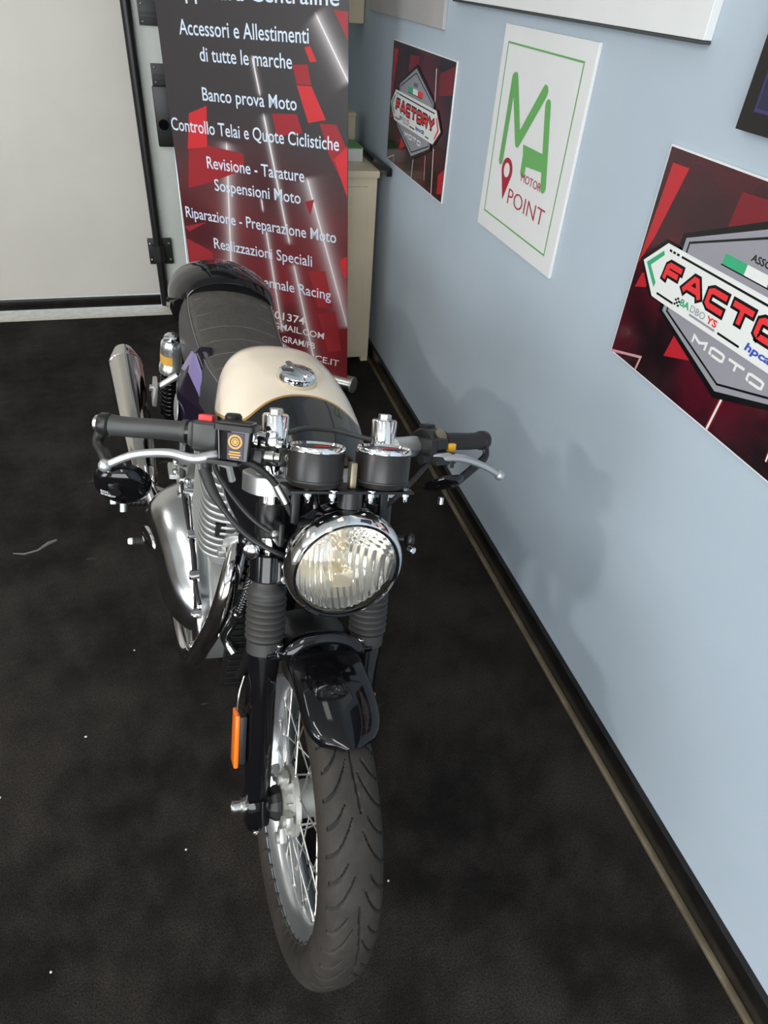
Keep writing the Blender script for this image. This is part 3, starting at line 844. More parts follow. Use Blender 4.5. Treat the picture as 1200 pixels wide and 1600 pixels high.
for i in range(36):
    t = 2 * PI * i / 36; sd = -1 if i % 2 else 1
    ofs = (.62 if (i // 2) % 2 else -.62)
    ta = t + ofs
    a = AX + Vector((.0625 * math.cos(ta), sd * .030, .0625 * math.sin(ta)))
    b = AX + Vector((.2125 * math.cos(t), sd * .007, .2125 * math.sin(t)))
    d = (b - a).normalized()
    mb = MB(); mb.tube([a - d * .004, b - d * .016], .0017, 7); mb.cyl(b - d * .020, b - d * .004, .0030, n=8)
    mb.lathe([(0, .0052), (.005, .0060), (.008, .0060)], b - d * .006, d, 8)
    P(mb.xf(S), 'spoke', 'steel', fwheel)
mb = MB()
mb.lathe([(.064, .160), (.069, .160), (.069, .110), (.064, .110)], AX, (0, 1, 0), 72, closed=True)
mb.lathe([(.050, .040), (.063, .045), (.063, .118), (.066, .118), (.066, .045), (.060, .030)], AX, (0, 1, 0), 48)
P(mb.xf(S), 'brake_disc', 'steel', fwheel)
mb = MB(); mb.lathe([(-.098, .013), (-.096, .020), (-.078, .024), (-.064, .0325), (-.056, .033), (-.052, .026)], AX, (0, 1, 0), 12)
P(mb.xf(S), 'axle_sensor_cover', 'black_plastic', fwheel, 20)

RX = Vector((0, 0, .318)); I3 = lambda q: q
rwheel = P(rim_mesh(RX, I3, 1.2), 'rear_wheel', 'rim')
P(tyre_mesh(RX, I3, 1.26, .320, False), 'tyre', ['tyre', 'groove'], rwheel, 50)
mb = MB(); mb.lathe([(-.09, .02), (-.07, .05), (-.05, .066), (-.02, .05), (.02, .05), (.05, .066), (.07, .09), (.09, .02)], RX, (0, 1, 0), 40); P(mb, 'hub', 'hub', rwheel)
for i in range(36):
    t = 2 * PI * i / 36; sd = -1 if i % 2 else 1; ta = t + (.6 if (i // 2) % 2 else -.6)
    a = Vector((.064 * math.cos(ta), sd * .045, .318 + .064 * math.sin(ta))); b = Vector((.2125 * math.cos(t), sd * .008, .318 + .2125 * math.sin(t)))
    mb = MB(); mb.tube([a, b], .0018, 6); P(mb, 'spoke', 'steel', rwheel)

# ---------------------------------------------------------------- fork
FO = .039; FY = .098
for sd, side in ((-1, 'right'), (1, 'left')):
    y = sd * FY
    mb = MB(); mb.lathe([(.282, .008), (.284, .016), (.300, .0225), (.340, .0245), (.60, .0262), (.640, .0300), (.660, .0305)], (0, 0, 0), (0, 0, 1), 28)
    mb.xf(lambda q: (q[0] + FO, q[1] + y, q[2]))
    mb.box((FO, y, .330), (.062, .046, .060), bevel=.012)                              # axle lug
    mb.box((FO + .010, y - sd * .030, .655), (.055, .030, .020), bevel=.004)
    leg = P(mb.xf(F), 'fork_leg', 'black_gloss')
    mb = MB(); mb.lathe([(0, .0155), (.006, .0155), (.008, .012), (.022, .012), (.024, .010), (.024, .006), (.016, .005)], (FO, y + sd * .023, .335), (0, sd, 0), 16); P(mb.xf(F), 'axle_bolt', 'steel', leg)
    bolt(F((FO + .024, y + sd * .004, .293)), Fd((.9, 0, -.2)), .0055, .006, leg)
    mb = MB(); mb.box((FO - .004 - (.03 if sd > 0 else 0), y + sd * (.0335 if sd < 0 else .026), .480), (.034, .014, .098), bevel=.004); mb.xf(F)
    P(mb, 'reflector_bracket', 'black_plastic', leg)
    mb = MB(); mb.box((FO - .002 - (.03 if sd > 0 else 0), y + sd * (.0445 if sd < 0 else .033), .480), (.036, .009, .108), bevel=.004, seg=3); P(mb.xf(F), 'reflector', 'orange', leg)
    # gaiter
    pr = [(.652, .0318), (.668, .0322), (.675, .0328)]
    n = 7; s0, s1 = .676, .758
    for i in range(n):
        a = s0 + (s1 - s0) * i / n; p = (s1 - s0) / n
        pr += [(a, .0310), (a + p * .2, .0338), (a + p * .45, .0362), (a + p * .62, .0358), (a + p * .85, .0325)]
    pr += [(.759, .0315), (.764, .0345), (.770, .0340), (.776, .0290), (.784, .0262), (.788, .0255)]
    mb = MB(); mb.lathe(pr, (0, 0, 0), (0, 0, 1), 32); mb.xf(lambda q: F((q[0] + FO, q[1] + y, q[2]))); P(mb, 'fork_gaiter', 'gaiter', None, 60)
    # chrome tube, sleeve, cap
    mb = MB(); mb.lathe([(.70, .0205), (1.034, .0205)], (0, 0, 0), (0, 0, 1), 28); mb.xf(lambda q: F((q[0] + FO, q[1] + y, q[2])))
    tube = P(mb, 'fork_tube', 'chrome')
    mb = MB(); mb.lathe([(1.030, .0225), (1.076, .0225), (1.079, .0205)], (0, 0, 0), (0, 0, 1), 32); mb.xf(lambda q: F((q[0] + FO, q[1] + y, q[2])))
    P(mb, 'fork_cap', 'chrome', tube)
    mb = MB(); mb.lathe([(1.078, .0120), (1.087, .0120), (1.0885, .0105)], (0, 0, 0), (0, 0, 1), 6); mb.xf(lambda q: F((q[0] + FO, q[1] + y, q[2])))
    P(mb, 'cap_nut', 'steel', tube, 20)
    mb = MB(); mb.lathe([(.868, .0245), (.872, .0260), (.922, .0260), (.927, .0245)], (0, 0, 0), (0, 0, 1), 28); mb.xf(lambda q: (q[0] + FO, q[1] + y, q[2]))
    mb.box((FO + .040, y - sd * .004, .886), (.060, .010, .040), bevel=.004)
    ear = P(mb.xf(F), 'headlight_ear', 'black_satin')
    bolt(F((FO + .058, y + sd * .002, .886)), Fd((.2, sd, 0)), .0075, .010, ear)
    mb = MB(); mb.lathe([(.994, .0285), (.997, .030), (1.026, .030), (1.030, .0285)], (0, 0, 0), (0, 0, 1), 28); mb.xf(lambda q: (q[0] + FO, q[1] + y, q[2]))
    mb.box((FO + .024, y + (.012 if sd < 0 else -.012), 1.012), (.040, .030, .030), bevel=.005)
    cl = P(mb.xf(F), 'bar_clamp', 'black_satin')
    bolt(F((FO + .044, y + (.014 if sd < 0 else -.014), 1.012)), Fd((1, 0, 0.1)), .0075, .007, cl)

mb = MB()
for sd in (-1, 1): mb.lathe([(.788, .030), (.791, .033), (.836, .033), (.840, .030)], (0, 0, 0), (0, 0, 1), 28, ).xf(lambda q: (q[0] + FO, q[1] + sd * FY, q[2]), len(mb.v) - 28 * 4)
mb.box((.020, 0, .812), (.050, .150, .040), bevel=.008)
for sd in (-1, 1): mb.box((FO + .034, sd * (FY - .016), .814), (.034, .022, .046), bevel=.004)
ltc = P(mb.xf(F), 'lower_triple_clamp', 'black_gloss')
for sd in (-1, 1):
    for s_ in (.803, .826): bolt(F((FO + .050, sd * (FY - .018), s_)), Fd((1, 0, 0)), .0072, .006, ltc, n=14)
mb = MB()
for sd in (-1, 1): mb.lathe([(.950, .026), (.954, .031), (.974, .031), (.978, .027)], (0, 0, 0), (0, 0, 1), 28).xf(lambda q: (q[0] + FO, q[1] + sd * FY, q[2]), len(mb.v) - 28 * 4)
top = spl2([(FO + .025, -FY - .030), (FO - .045, -FY - .044), (-.045, -.085), (-.038, 0), (-.045, .085), (FO - .045, FY + .044), (FO + .025, FY + .030), (FO + .030, FY - .02), (.022, .05), (.028, 0), (.022, -.05), (FO + .030, -FY + .02)], 5)
mb.prism(top, .944, .976, lambda x, y, h: (x, y, h), bevel=.004)
mb.lathe([(.974, .022), (.990, .020), (.994, .012)], (0, 0, 0), (0, 0, 1), 6)
P(mb.xf(F), 'top_yoke', 'alu')
mb = MB(); mb.cyl((0, 0, .79), (0, 0, .97), .026); P(mb.xf(F), 'steering_head', 'black_satin')
# instrument bracket, ignition
mb = MB()
mb.box((.150, 0, .976), (.075, .205, .005), bevel=.002); mb.box((.085, 0, .962), (.110, .045, .006), bevel=.002)
for y in (-.085, .085): mb.box((.118, y * .9, .945), (.012, .014, .070), bevel=.003)
mb.cyl((.165, 0, .948), (.165, 0, .976), .020, n=20)
P(mb.xf(F), 'instrument_bracket', 'black_satin')
mb = MB(); mb.box((.162, 0.002, 1.0), (.018, .011, .042), bevel=.003); mb.xf(F); P(mb, 'connector_block', M['brass_strip'])
for sd in (-1, 1):
    y = sd * .0565; o = (.1517, y, 0)
    mb = MB(); mb.lathe([(.978, .030), (.981, .0395), (.987, .0435), (.992, .0445), (1.036, .0450), (1.040, .0440), (1.036, .041)], o, (0, 0, 1), 44)
    g = P(mb.xf(F), 'gauge', 'gauge')
    mb = MB(); mb.lathe([(.9885, .0442), (.990, .0456), (.9925, .0456), (.9935, .0442)], o, (0, 0, 1), 44); P(mb.xf(F), 'gauge_band', 'black_plastic', g)
    mb = MB(); mb.lathe([(1.0365, .0452), (1.0375, .0461), (1.0425, .0461), (1.0450, .0447), (1.0450, .0415), (1.041, .0395)], o, (0, 0, 1), 48, cap0=False, cap1=False); P(mb.xf(F), 'bezel', 'chrome', g)
    mb = MB(); mb.lathe([(1.0400, .0395), (1.0415, .0392)], o, (0, 0, 1), 40); P(mb.xf(F), 'dial', 'dial', g)
    mb = MB(); mb.box((.1517, y + .010, 1.0425), (.003, .026, .001)); P(mb.xf(F), 'needle', 'red', g)
for y, o_ in ((-.071, .170), (-.034, .178), (.030, .178), (.094, .168)):
    mb = MB(); mb.lathe([(0, .010), (.004, .010), (.004, .0065), (.012, .0065), (.013, .0048), (.020, .0045), (.022, .003)], (o_, y, .979), (0, 0, -1), 12); P(mb.xf(F), 'acorn_nut', 'chrome')
mb = MB()
for y in (-.071, .094): mb.lathe([(0, .014), (.006, .015), (.010, .013)], (.166, y, .9855), (0, 0, -1), 16)
# ---------------------------------------------------------------- clip-on bars
def barp(sd, t):   # t 0..1 from clamp to bar end
    return Vector((FO + .004 - (.080) * t - .035 * t, sd * (.128 + .235 * t), 1.030 + .006 * t + .010 * math.sin(PI * min(1, t * 1.2)) * .4))
def barn(sd): return (barp(sd, 1) - barp(sd, 0)).normalized()
for sd in (-1, 1):
    d = barn(sd)
    mb = MB(); mb.tube([F(barp(sd, t / 6)) for t in range(-1, 7)], .0112, 16)
    cb = P(mb, 'clip_on_bar', 'chrome')
    mb = MB(); mb.lathe([(-.026, .0165), (-.023, .0190), (.040, .0190), (.043, .0170)], barp(sd, .02), d, 24); P(mb.xf(F), 'bar_socket', 'chrome' if sd < 0 else 'alu', cb)
    g0 = .455 if sd < 0 else .47
    gp = [barp(sd, g0 + (0.96 - g0) * i / 10) for i in range(11)]
    rr = [.0172] * 11; rr[0] = .019; rr[10] = .0185
    mb = MB(); mb.tube([F(q) for q in gp], rr, 20); 
    mb.lathe([(0, .0205), (.004, .021), (.008, .0205)], F(gp[0]), F(gp[0] + d) - F(gp[0]), 20)
    P(mb, 'grip', 'grey_plastic' if sd < 0 else 'rubber')
    e = barp(sd, .965)
    mb = MB(); mb.lathe([(0, .0175), (.003, .020), (.016, .020), (.019, .018)], e, d, 20); w_ = P(mb.xf(F), 'bar_end', 'black_satin')
    mb = MB(); mb.lathe([(0, .0145), (.007, .0145), (.009, .012)], e + d * .019, d, 20); P(mb.xf(F), 'bar_end_plug', 'steel', w_)
# right switch housing, kill switch
d = barn(-1)
def frame_on(sd, t, up_tilt=0.0):
    """matrix with local x outward along the bar, y forward, z up"""
    x = barn(sd); z = Vector((math.sin(up_tilt), 0, math.cos(up_tilt))); z = (z - x * x.dot(z)).normalized(); y = z.cross(x)
    if y.x < 0: y = -y
    return barp(sd, t), Matrix((x, y, z)).transposed()
def Lb(sd, t, tilt=0.0):
    o, m = frame_on(sd, t, tilt)
    return lambda q: F(o + m @ Vector(q))
L = Lb(-1, .345)
mb = MB(); mb.box((-.008, .002, -.002), (.048, .050, .052), bevel=.012, seg=3); mb.box((.018, .0, 0), (.012, .042, .042), bevel=.008)
mb.cyl((-.005, .012, -.026), (-.010, .006, -.062), .0085, n=14)
sw = P(mb.xf(L), 'switch_housing', 'grey_plastic')
mb = MB(); mb.box((-.004, .006, .0275), (.024, .016, .013), bevel=.003); P(mb.xf(L), 'kill_switch', 'red', sw)
# brake master cylinder and reservoir
L = Lb(-1, .065)
mb = MB()
def trap(x0, x1, y0, y1, z0, z1, k):
    r = []
    for z, q in ((z0, k), (z1, 1)):
        cx_, cy_ = (x0 + x1) / 2, (y0 + y1) / 2; hx, hy = (x1 - x0) / 2 * q, (y1 - y0) / 2 * q; c_ = .007
        pts = []
        for sx, sy, a0 in ((1, 1, 0), (-1, 1, 90), (-1, -1, 180), (1, -1, 270)):
            for i in range(5):
                a = math.radians(a0 + i * 22.5); pts.append((cx_ + sx * (hx - c_) + c_ * math.cos(a), cy_ + sy * (hy - c_) + c_ * math.sin(a), z))
        r.append(pts)
    return r
mb.loft(trap(-.026, .034, .020, .068, -.024, .022, .90)); rs_ = MB()
res = P(mb.xf(L), 'brake_reservoir', 'black_gloss')
mb = MB(); mb.loft(trap(-.029, .037, .017, .071, .0225, .031, 1.0)); mb.box((.004, .044, .033), (.050, .040, .006), bevel=.002)
P(mb.xf(L), 'reservoir_lid', 'black_plastic', res)
mb = MB(); mb.lathe([(0, .014), (.010, .014), (.014, .011)], (.022, .012, .030), (0, 0, 1), 18); P(mb.xf(L), 'bleed_cap', 'black_plastic', res)
mb = MB(); vsl = [(-.013, .0683, -.023), (.012, .0683, -.023), (.013, .0697, .0195), (-.014, .0697, .0195)]; mb.add(vsl, [(0, 1, 2, 3)])
mb.xf(lambda q: L((q[0], q[1] - .0005 if False else q[1], q[2]))); st_ = mb.build('reservoir_label', 'sticker', res, flat=True)
fl = Flat(lambda x, y, lay: L((.0 - x, .0692 + .0018 * (y / .045) + .0003 * lay, y)))
for r0, r1 in ((.0115, .0085), (.0065, .0045)):
    n = 26
    for i in range(n):
        a, b = 2 * PI * i / n, 2 * PI * (i + 1) / n
        fl.poly([(r0 * math.cos(a), .006 + r0 * math.sin(a)), (r0 * math.cos(b), .006 + r0 * math.sin(b)), (r1 * math.cos(b), .006 + r1 * math.sin(b)), (r1 * math.cos(a), .006 + r1 * math.sin(a))], 0, 1)
fl.disc((0, .006), .0035, 0, 1)
for y, wd in ((-.0105, .018), (-.0145, .020), (-.0185, .015)): fl.stroke([(-wd / 2, y), (wd / 2, y)], .0022, 0, 1)
fl.mb.build('label_print', 'gold', res, flat=True)
mb = MB(); mb.box((-.004, .028, -.018), (.066, .026, .022), bevel=.005); mb.box((.020, .050, -.030), (.052, .038, .008), bevel=.003); mb.cyl((-.030, .030, -.016), (-.056, .030, -.018), .0085); mb.cyl((.030, .002, -.004), (.014, .002, -.004), .018)
mb.xf(L); mc = P(mb, 'master_cylinder', 'black_plastic')
mb = MB(); mb.lathe([(0, .0095), (.014, .0095), (.015, .0078), (.024, .0078)], (-.040, .030, -.017), (-1, 0, 0), 14); P(mb.xf(L), 'banjo_fitting', 'steel', mc)
mb = MB(); mb.box((-.044, .010, .010), (.020, .024, .026), bevel=.007); P(mb.xf(L), 'bar_clamp_bolt', 'chrome', mc)
# levers
def lever(sd, pts, r_ball, name):
    path = spline(pts, 6); k = len(path); rr = []
    for i in range(k):
        t = i / (k - 1); rr.append((.0062 + .0045 * (1 - t) ** 1.5, .0058 + .0070 * (1 - t) ** 1.6))
    mb = MB(); mb.tube(path, rr, 14); mb.sphere(path[-1], r_ball, 16); mb.xf(F)
    return P(mb, name, 'lever', None, 60)
lever(-1, [(.052, -.180, 1.004), (.060, -.196, 1.009), (.060, -.232, 1.003), (.048, -.270, 1.009), (.028, -.321, 1.001), (.012, -.364, .980)], .0108, 'brake_lever')
lever(1, [(.050, .190, 1.012), (.056, .206, 1.016), (.052, .232, 1.017), (.042, .270, 1.012), (.026, .320, .997), (.012, .364, .978)], .0108, 'clutch_lever')
mb = MB(); mb.tube([F(q) for q in ((.056, -.190, .997), (.058, -.176, .992), (.048, -.168, .966))], .006, 10); P(mb, 'lever_tang', 'lever')
# left controls
L = Lb(1, .325)
mb = MB(); mb.lathe([(-.022, .026), (-.018, .030), (.014, .030), (.018, .026)], (0, 0, 0), (1, 0, 0), 22); mb.box((.004, .018, -.014), (.034, .030, .032), bevel=.006); mb.box((.0, -.006, .030), (.026, .020, .012), bevel=.004)
sw = P(mb.xf(L), 'switch_housing', 'black_plastic')
mb = MB(); mb.box((.022, .036, -.004), (.022, .012, .015), bevel=.003); P(mb.xf(L), 'indicator_switch', 'yellow', sw)
mb = MB(); mb.lathe([(0, .013), (.004, .013), (.005, .011)], (.006, .022, .018), (0, .8, .6), 18); P(mb.xf(L), 'horn_button', M['brass_strip'], sw)
mb = MB(); mb.box((-.034, .018, -.006), (.020, .050, .040), bevel=.004); mb.box((-.012, .040, -.024), (.060, .034, .016), bevel=.004); mb.cyl((.004, .050, -.038), (.004, .050, -.010), .0095, n=14); mb.cyl((-.064, .036, -.022), (-.038, .038, -.022), .0085); mb.box((-.010, .034, .004), (.030, .020, .020), bevel=.003)
P(mb.xf(L), 'clutch_perch', 'black_plastic')
# ---------------------------------------------------------------- bar-end mirrors
def mirror(sd, c, nrm, arm, r, txt, tk=1.0):
    c = Vector(c); nrm = Vector(nrm).normalized()      # nrm: back of the shell
    mb = MB(); mb.lathe([(-.010 * tk, r * .93), (-.008 * tk, r), (-.003 * tk, r), (.006 * tk, r * .94), (.013 * tk, r * .78), (.018 * tk, r * .5), (.020 * tk, .004)], c, nrm, 44); mb.xf(F)
    o = P(mb, 'mirror', 'black_gloss', None, 50)
    mb = MB(); mb.lathe([(-.0085 * tk, r * .90), (-.0108 * tk, r * .90)], c, nrm, 44); P(mb.xf(F), 'mirror_glass', 'mirror', o)
    mb = MB(); mb.tube([F(q) for q in spline(arm, 5)], [(.0055, .0100)] * (5 * (len(arm) - 1) + 1), 12); mb.cyl(F(Vector(arm[-1]) - nrm * .006), F(Vector(arm[-1]) + nrm * .008), .010)
    P(mb, 'mirror_arm', 'black_satin', o)
    mb = MB(); mb.cyl(F(c - nrm * .004 + Vector((0, 0, -r - .004))), F(c - nrm * .004 + Vector((0, 0, -r + .010))), .006); P(mb, 'mirror_screw', 'steel', o)
    if txt:
        up = (Vector((0, 0, 1)) - nrm * nrm.z).normalized(); rt = up.cross(nrm)
        hg = lambda d: (.0203 - .0024 * d / .0233) if d < .0233 else (.0180 - .0052 * (d - .0233) / .0129)
        fl = Flat(lambda x, y, lay: F(c + rt * x + up * y + nrm * (hg(math.hypot(x, y)) + .0006)))
        fl.text('ROYAL', -.033, -.013, -.0045, .0062, 0, 1, .02); fl.text('ENFIELD', -.034, -.010, -.0130, .0062, 0, 1, .02)
        fl.mb.build('mirror_lettering', 'white_print', o, flat=True)
    return o
eR = barp(-1, 1.02); eL = barp(1, 1.02)
mirror(-1, (-.030, -.337, .942), (.74, -.15, -.64), [eR, eR + Vector((.010, -.008, -.028)), (-.030, -.366, .992), (-.012, -.352, .950), (-.011, -.348, .938)], .0465, True)
mirror(1, (-.060, .278, .946), (.42, .14, -.80), [eL, eL + Vector((.004, .008, -.030)), (-.062, .352, .985), (-.060, .315, .955), (-.060, .300, .944)], .0440, False, .5)

# ---------------------------------------------------------------- headlight
HC_ = F((.1751, 0, .8464)); HT = math.radians(8); HA = RS @ Vector((math.cos(HT), 0, math.sin(HT))); HY = RS @ Vector((0, 1, 0)); HZ = HA.cross(HY)
mb = MB(); mb.lathe([(-.135, .010), (-.132, .030), (-.118, .055), (-.095, .075), (-.065, .089), (-.035, .0945), (-.020, .0955)], HC_, HA, 56, cap1=False)
hl = P(mb, 'headlight', 'black_gloss', None, 50)
mb = MB(); mb.lathe([(-.028, .0945), (-.026, .0985), (-.020, .0998), (-.010, .0990), (.000, .0965), (.006, .0925), (.0085, .0885)], HC_, HA, 72, cap0=False, cap1=False); P(mb, 'rim', 'chrome', hl, 60)
mb = MB(); mb.lathe([(.0080, .0895), (.0100, .0875), (.0085, .0850), (.000, .0835), (-.008, .0830)], HC_, HA, 64, cap0=False, cap1=False); P(mb, 'seal', 'black_gloss', hl, 60)
# faceted reflector
mb = MB(); ny, nz = 36, 24; vs = []; fs = []; idx = {}
def refl(y, z):
    r2 = y * y + z * z; return -.062 + .055 * r2 / (.083 ** 2)
RR = .0832
NC, NR_ = 90, 60; PW = .0112
for a in range(NC + 1):
    y = -RR + 2 * RR * a / NC
    for b in range(NR_ + 1):
        z = -RR + 2 * RR * b / NR_
        k = min(1.0, RR / max(1e-6, math.hypot(y, z)))
        y2, z2 = y * k, z * k
        u = ((y2 + RR) / PW) % 1.0 - .5
        bump = .0027 * (1 - 4 * u * u)
        if z2 > .014 and abs(y2) > .014:
            q = ((z2 + .35 * y2) / .0125) % 1.0 - .5; bump += .0030 * (1 - 4 * q * q)
        vs.append(HC_ + HA * (-.070 + .062 * (y2 * y2 + z2 * z2) / RR ** 2 + bump) + HY * y2 + HZ * z2)
fs = [(a * (NR_ + 1) + b, (a + 1) * (NR_ + 1) + b, (a + 1) * (NR_ + 1) + b + 1, a * (NR_ + 1) + b + 1) for a in range(NC) for b in range(NR_)]
mb.add(vs, fs); P(mb, 'reflector', 'reflector', hl, 80)
mb = MB(); mb.lathe([(-.075, .0835), (-.010, .0838), (-.002, .0835)], HC_, HA, 64, cap0=True, cap1=False); P(mb, 'reflector_cup', 'reflector', hl, 60)
mb = MB(); R_ = Matrix((HA, HY, HZ)).transposed()
mb.box(HC_ + HA * -.030 + HZ * -.026, (.046, .034, .030), R_, bevel=.004); mb.xf(I3)
P(mb, 'bulb_shield', 'bulb', hl)
mb = MB(); mb.cyl(HC_ + HA * -.060 + HZ * .022, HC_ + HA * -.035 + HZ * .022, .016, .013, bev=.003); mb.cyl(HC_ + HA * -.036 + HZ * .022, HC_ + HA * -.022 + HZ * .022, .007, bev=.003)
P(mb, 'bulb_reflection', 'bulb', hl)  # solid shape standing in for a reflection above the bulb shield
mb = MB(); dome = [(.0255 - .018 * (i / 12) ** 2, .0845 * i / 12) for i in range(13)]
pr = dome
mb.lathe(pr, HC_, HA, 64, cap0=False, cap1=False); P(mb, 'lens', 'glass', hl, 60)
mb = MB(); p0 = F((.150, .108, .886)); mb.cyl(F((.125, .075, .886)), F((.140, .112, .886)), .0055); mb.sphere(p0 + Vector((0, .010, 0)), .013, 16, sc_=(.8, .7, 1.15)); b_ = P(mb, 'side_mount', 'black_satin', hl)
mb = MB(); mb.cyl(F((.160, .114, .876)), F((.172, .118, .874)), .0058, bev=.001); P(mb, 'mount_screw', 'chrome', hl)

# ---------------------------------------------------------------- front fender
def fend_ring(th, R, hw, drop):
    c, s_ = math.cos(th), math.sin(th); r = []
    for i in range(25):
        t = -1 + 2 * i / 24; a = t * PI / 2
        y = hw * math.sin(a) if abs(t) < 1 else hw * t
        rr = R - drop * (1 - math.cos(a) ** .8 if abs(t) < 1 else 1)
        r.append((rr * c, y, rr * s_))
    inner = [((math.hypot(q[0], q[2]) - .004) * c, q[1] * .96, (math.hypot(q[0], q[2]) - .004) * s_) for q in reversed(r)]
    return [(AX.x + q[0], q[1], AX.z + q[2]) for q in r + inner]
rings = []
for i in range(49):
    u = i / 48; dg = 71 + (198 - 71) * u
    tip = max(0, 1 - u * 48 / 6)
    hw = .067 * max(.02, 1 - tip ** 3.0) ** .42
    rings.append(fend_ring(math.radians(dg), .3475, hw, .030 * (hw / .067) ** .6))
mb = MB(); mb.loft(rings); fen = P(mb.xf(S), 'front_fender', 'black_gloss', None, 50)
def fp(dg, R, y=0): return Vector((AX.x + R * math.cos(math.radians(dg)), y, AX.z + R * math.sin(math.radians(dg))))
p0 = fp(88.5, .3470); dn = (p0 - AX).normalized()
mb = MB(); mb.lathe([(0, .0150), (.002, .0150), (.0035, .0125), (.0035, .009), (.006, .006), (.007, .001)], p0, dn, 28); P(mb.xf(S), 'fender_bolt', 'black_gloss', fen)
# hoop from leg to leg over the fender, and the raised second arch behind it
def hoop(dg, R, hw, r, dz=0.0):
    pts = []
    for i in range(17):
        a = PI * i / 16
        pts.append(fp(dg, AX.z * 0 + .300 + (R - .300) * math.sin(a) ** .75, hw * math.cos(a) * (1 if True else 0)))
    return pts
mb = MB(); pts = hoop(105.5, .366, .074, .006)
pts = [Vector((1.270, .096, .628)), Vector((1.284, .082, .620))] + pts[2:-2] + [Vector((1.284, -.082, .620)), Vector((1.270, -.096, .628))]
mb.tube(pts, [(.0115, .0045)] * len(pts), 12); mb.box((1.272, -.082, .624), (.050, .036, .012), bevel=.003); mb.box((1.272, .082, .624), (.050, .036, .012), bevel=.003)
fb = P(mb.xf(S), 'fender_brace', 'black_gloss', None, 60)
for y in (-.076, .078):
    mb = MB(); mb.lathe([(0, .0085), (.002, .0085), (.002, .006), (.012, .006), (.013, .005), (.0132, .003)], (1.284, y, .629), (-.1, 0, 1), 14); P(mb.xf(S), 'brace_bolt', 'steel', fb)
rings = [fend_ring(math.radians(dg), .360 + .012 * math.sin(PI * (dg - 112) / 30), .064, .034) for dg in range(112, 143, 3)]
mb = MB(); mb.loft(rings); P(mb.xf(S), 'fender_bridge', 'black_satin', None, 50)
# caliper behind the left fork leg
mb = MB(); mb.box((1.318, .072, .395), (.060, .050, .110), Matrix.Rotation(.45, 3, 'Y'), bevel=.012); P(mb.xf(S), 'brake_caliper', 'black_satin')

# ---------------------------------------------------------------- tank
TT = [(.560, .060, .838, .800, .5), (.585, .082, .874, .775, .5), (.620, .106, .914, .752, .5), (.68, .128, .940, .725, .48), (.76, .144, .9465, .700, .46), (.84, .1505, .9455, .682, .46),
      (.92, .150, .938, .668, .46), (.98, .142, .924, .660, .47), (1.04, .124, .902, .655, .48), (1.085, .098, .876, .660, .5), (1.112, .062, .842, .690, .5)]
def tank_ring(x):
    w_, zt, zb, kz = lerp_tab(TT, x); zm = zb + (zt - zb) * kz; r = []
    for i in range(72):
        a = 2 * PI * i / 72; c, s_ = math.cos(a), math.sin(a)
        if s_ >= 0: r.append((x, w_ * math.copysign(abs(c) ** .78, c), zm + (zt - zm) * s_ ** .80))
        else: r.append((x, w_ * math.copysign(abs(c) ** .55, c) * (1 - .16 * (-s_) ** 2), zm + (zb - zm) * abs(s_) ** .62))
    return r
xs = [.560 + (1.112 - .560) * i / 60 for i in range(61)]
def smooth_rings(rs, it=5):
    for _ in range(it):
        n = [rs[0]]
        for a, b, c in zip(rs, rs[1:], rs[2:]): n.append([tuple((p[k] + 2 * q[k] + r_[k]) / 4 for k in range(3)) for p, q, r_ in zip(a, b, c)])
        rs = n + [rs[-1]]
    return rs
mb = MB(); mb.loft(smooth_rings([tank_ring(x) for x in xs])); tank = P(mb, 'fuel_tank', 'tank', None, 70)
cap_n = Vector((-.03, 0, 1)).normalized(); cp = Vector((.842, .0, .941))
mb = MB(); mb.lathe([(-.012, .0445), (.002, .0440), (.004, .042)], cp, cap_n, 40); P(mb, 'cap_seat', M['box_cream'], tank)
mb = MB(); mb.lathe([(.001, .0395), (.0135, .0395), (.017, .0382), (.0215, .033), (.024, .022), (.025, .006)], cp, cap_n, 44)
mb.box(cp + cap_n * .024, (.068, .012, .008), Matrix.Rotation(.5, 3, 'Z'), bevel=.003); P(mb, 'fuel_cap', 'chrome', tank, 25)

# ---------------------------------------------------------------- seat and cowl
ST_ = [(.640, .080, .796, .012), (.56, .092, .797, .016), (.46, .106, .792, .020), (.34, .115, .790, .022), (.22, .120, .795, .022), (.12, .122, .808, .022), (.05, .120, .830, .024), (.022, .117, .844, .024)]
def seat_ring(x):
    w_, zt, cr = lerp_tab(ST_, x); r = [(x, -w_ - .022, zt - cr - .098), (x, -w_ - .018, zt - cr - .060), (x, -w_ - .010, zt - cr - .020), (x, -w_ - .003, zt - cr - .003)]
    for i in range(1, 20):
        t = -1 + i / 10; r.append((x, w_ * t, zt - cr * t * t))
    r += [(a, -b, c) for a, b, c in reversed(r[:4])]
    return r
xs = [.640 + (.022 - .640) * i / 44 for i in range(45)]
mb = MB(); rg = smooth_rings([seat_ring(x) for x in xs], 2); mb.loft(rg)
nr = len(rg[0])
mb.m = [(1 if (i % nr) < 3 or (i % nr) > nr - 5 else 0) for i in range(len(mb.f))]
seat = P(mb, 'seat', ['vinyl', 'vinyl_side'], None, 50)
for sd in (3, nr - 4):
    mb = MB(); mb.tube([Vector(r[sd]) + Vector((0, 0, .0008)) for r in rg], .0016, 8); P(mb, 'piping', 'stitch', seat)
mb = MB(); mb.tube([Vector(q) + Vector((.002, 0, .001)) for q in rg[-1][3:-3]], .0022, 8); P(mb, 'piping', 'stitch', seat)
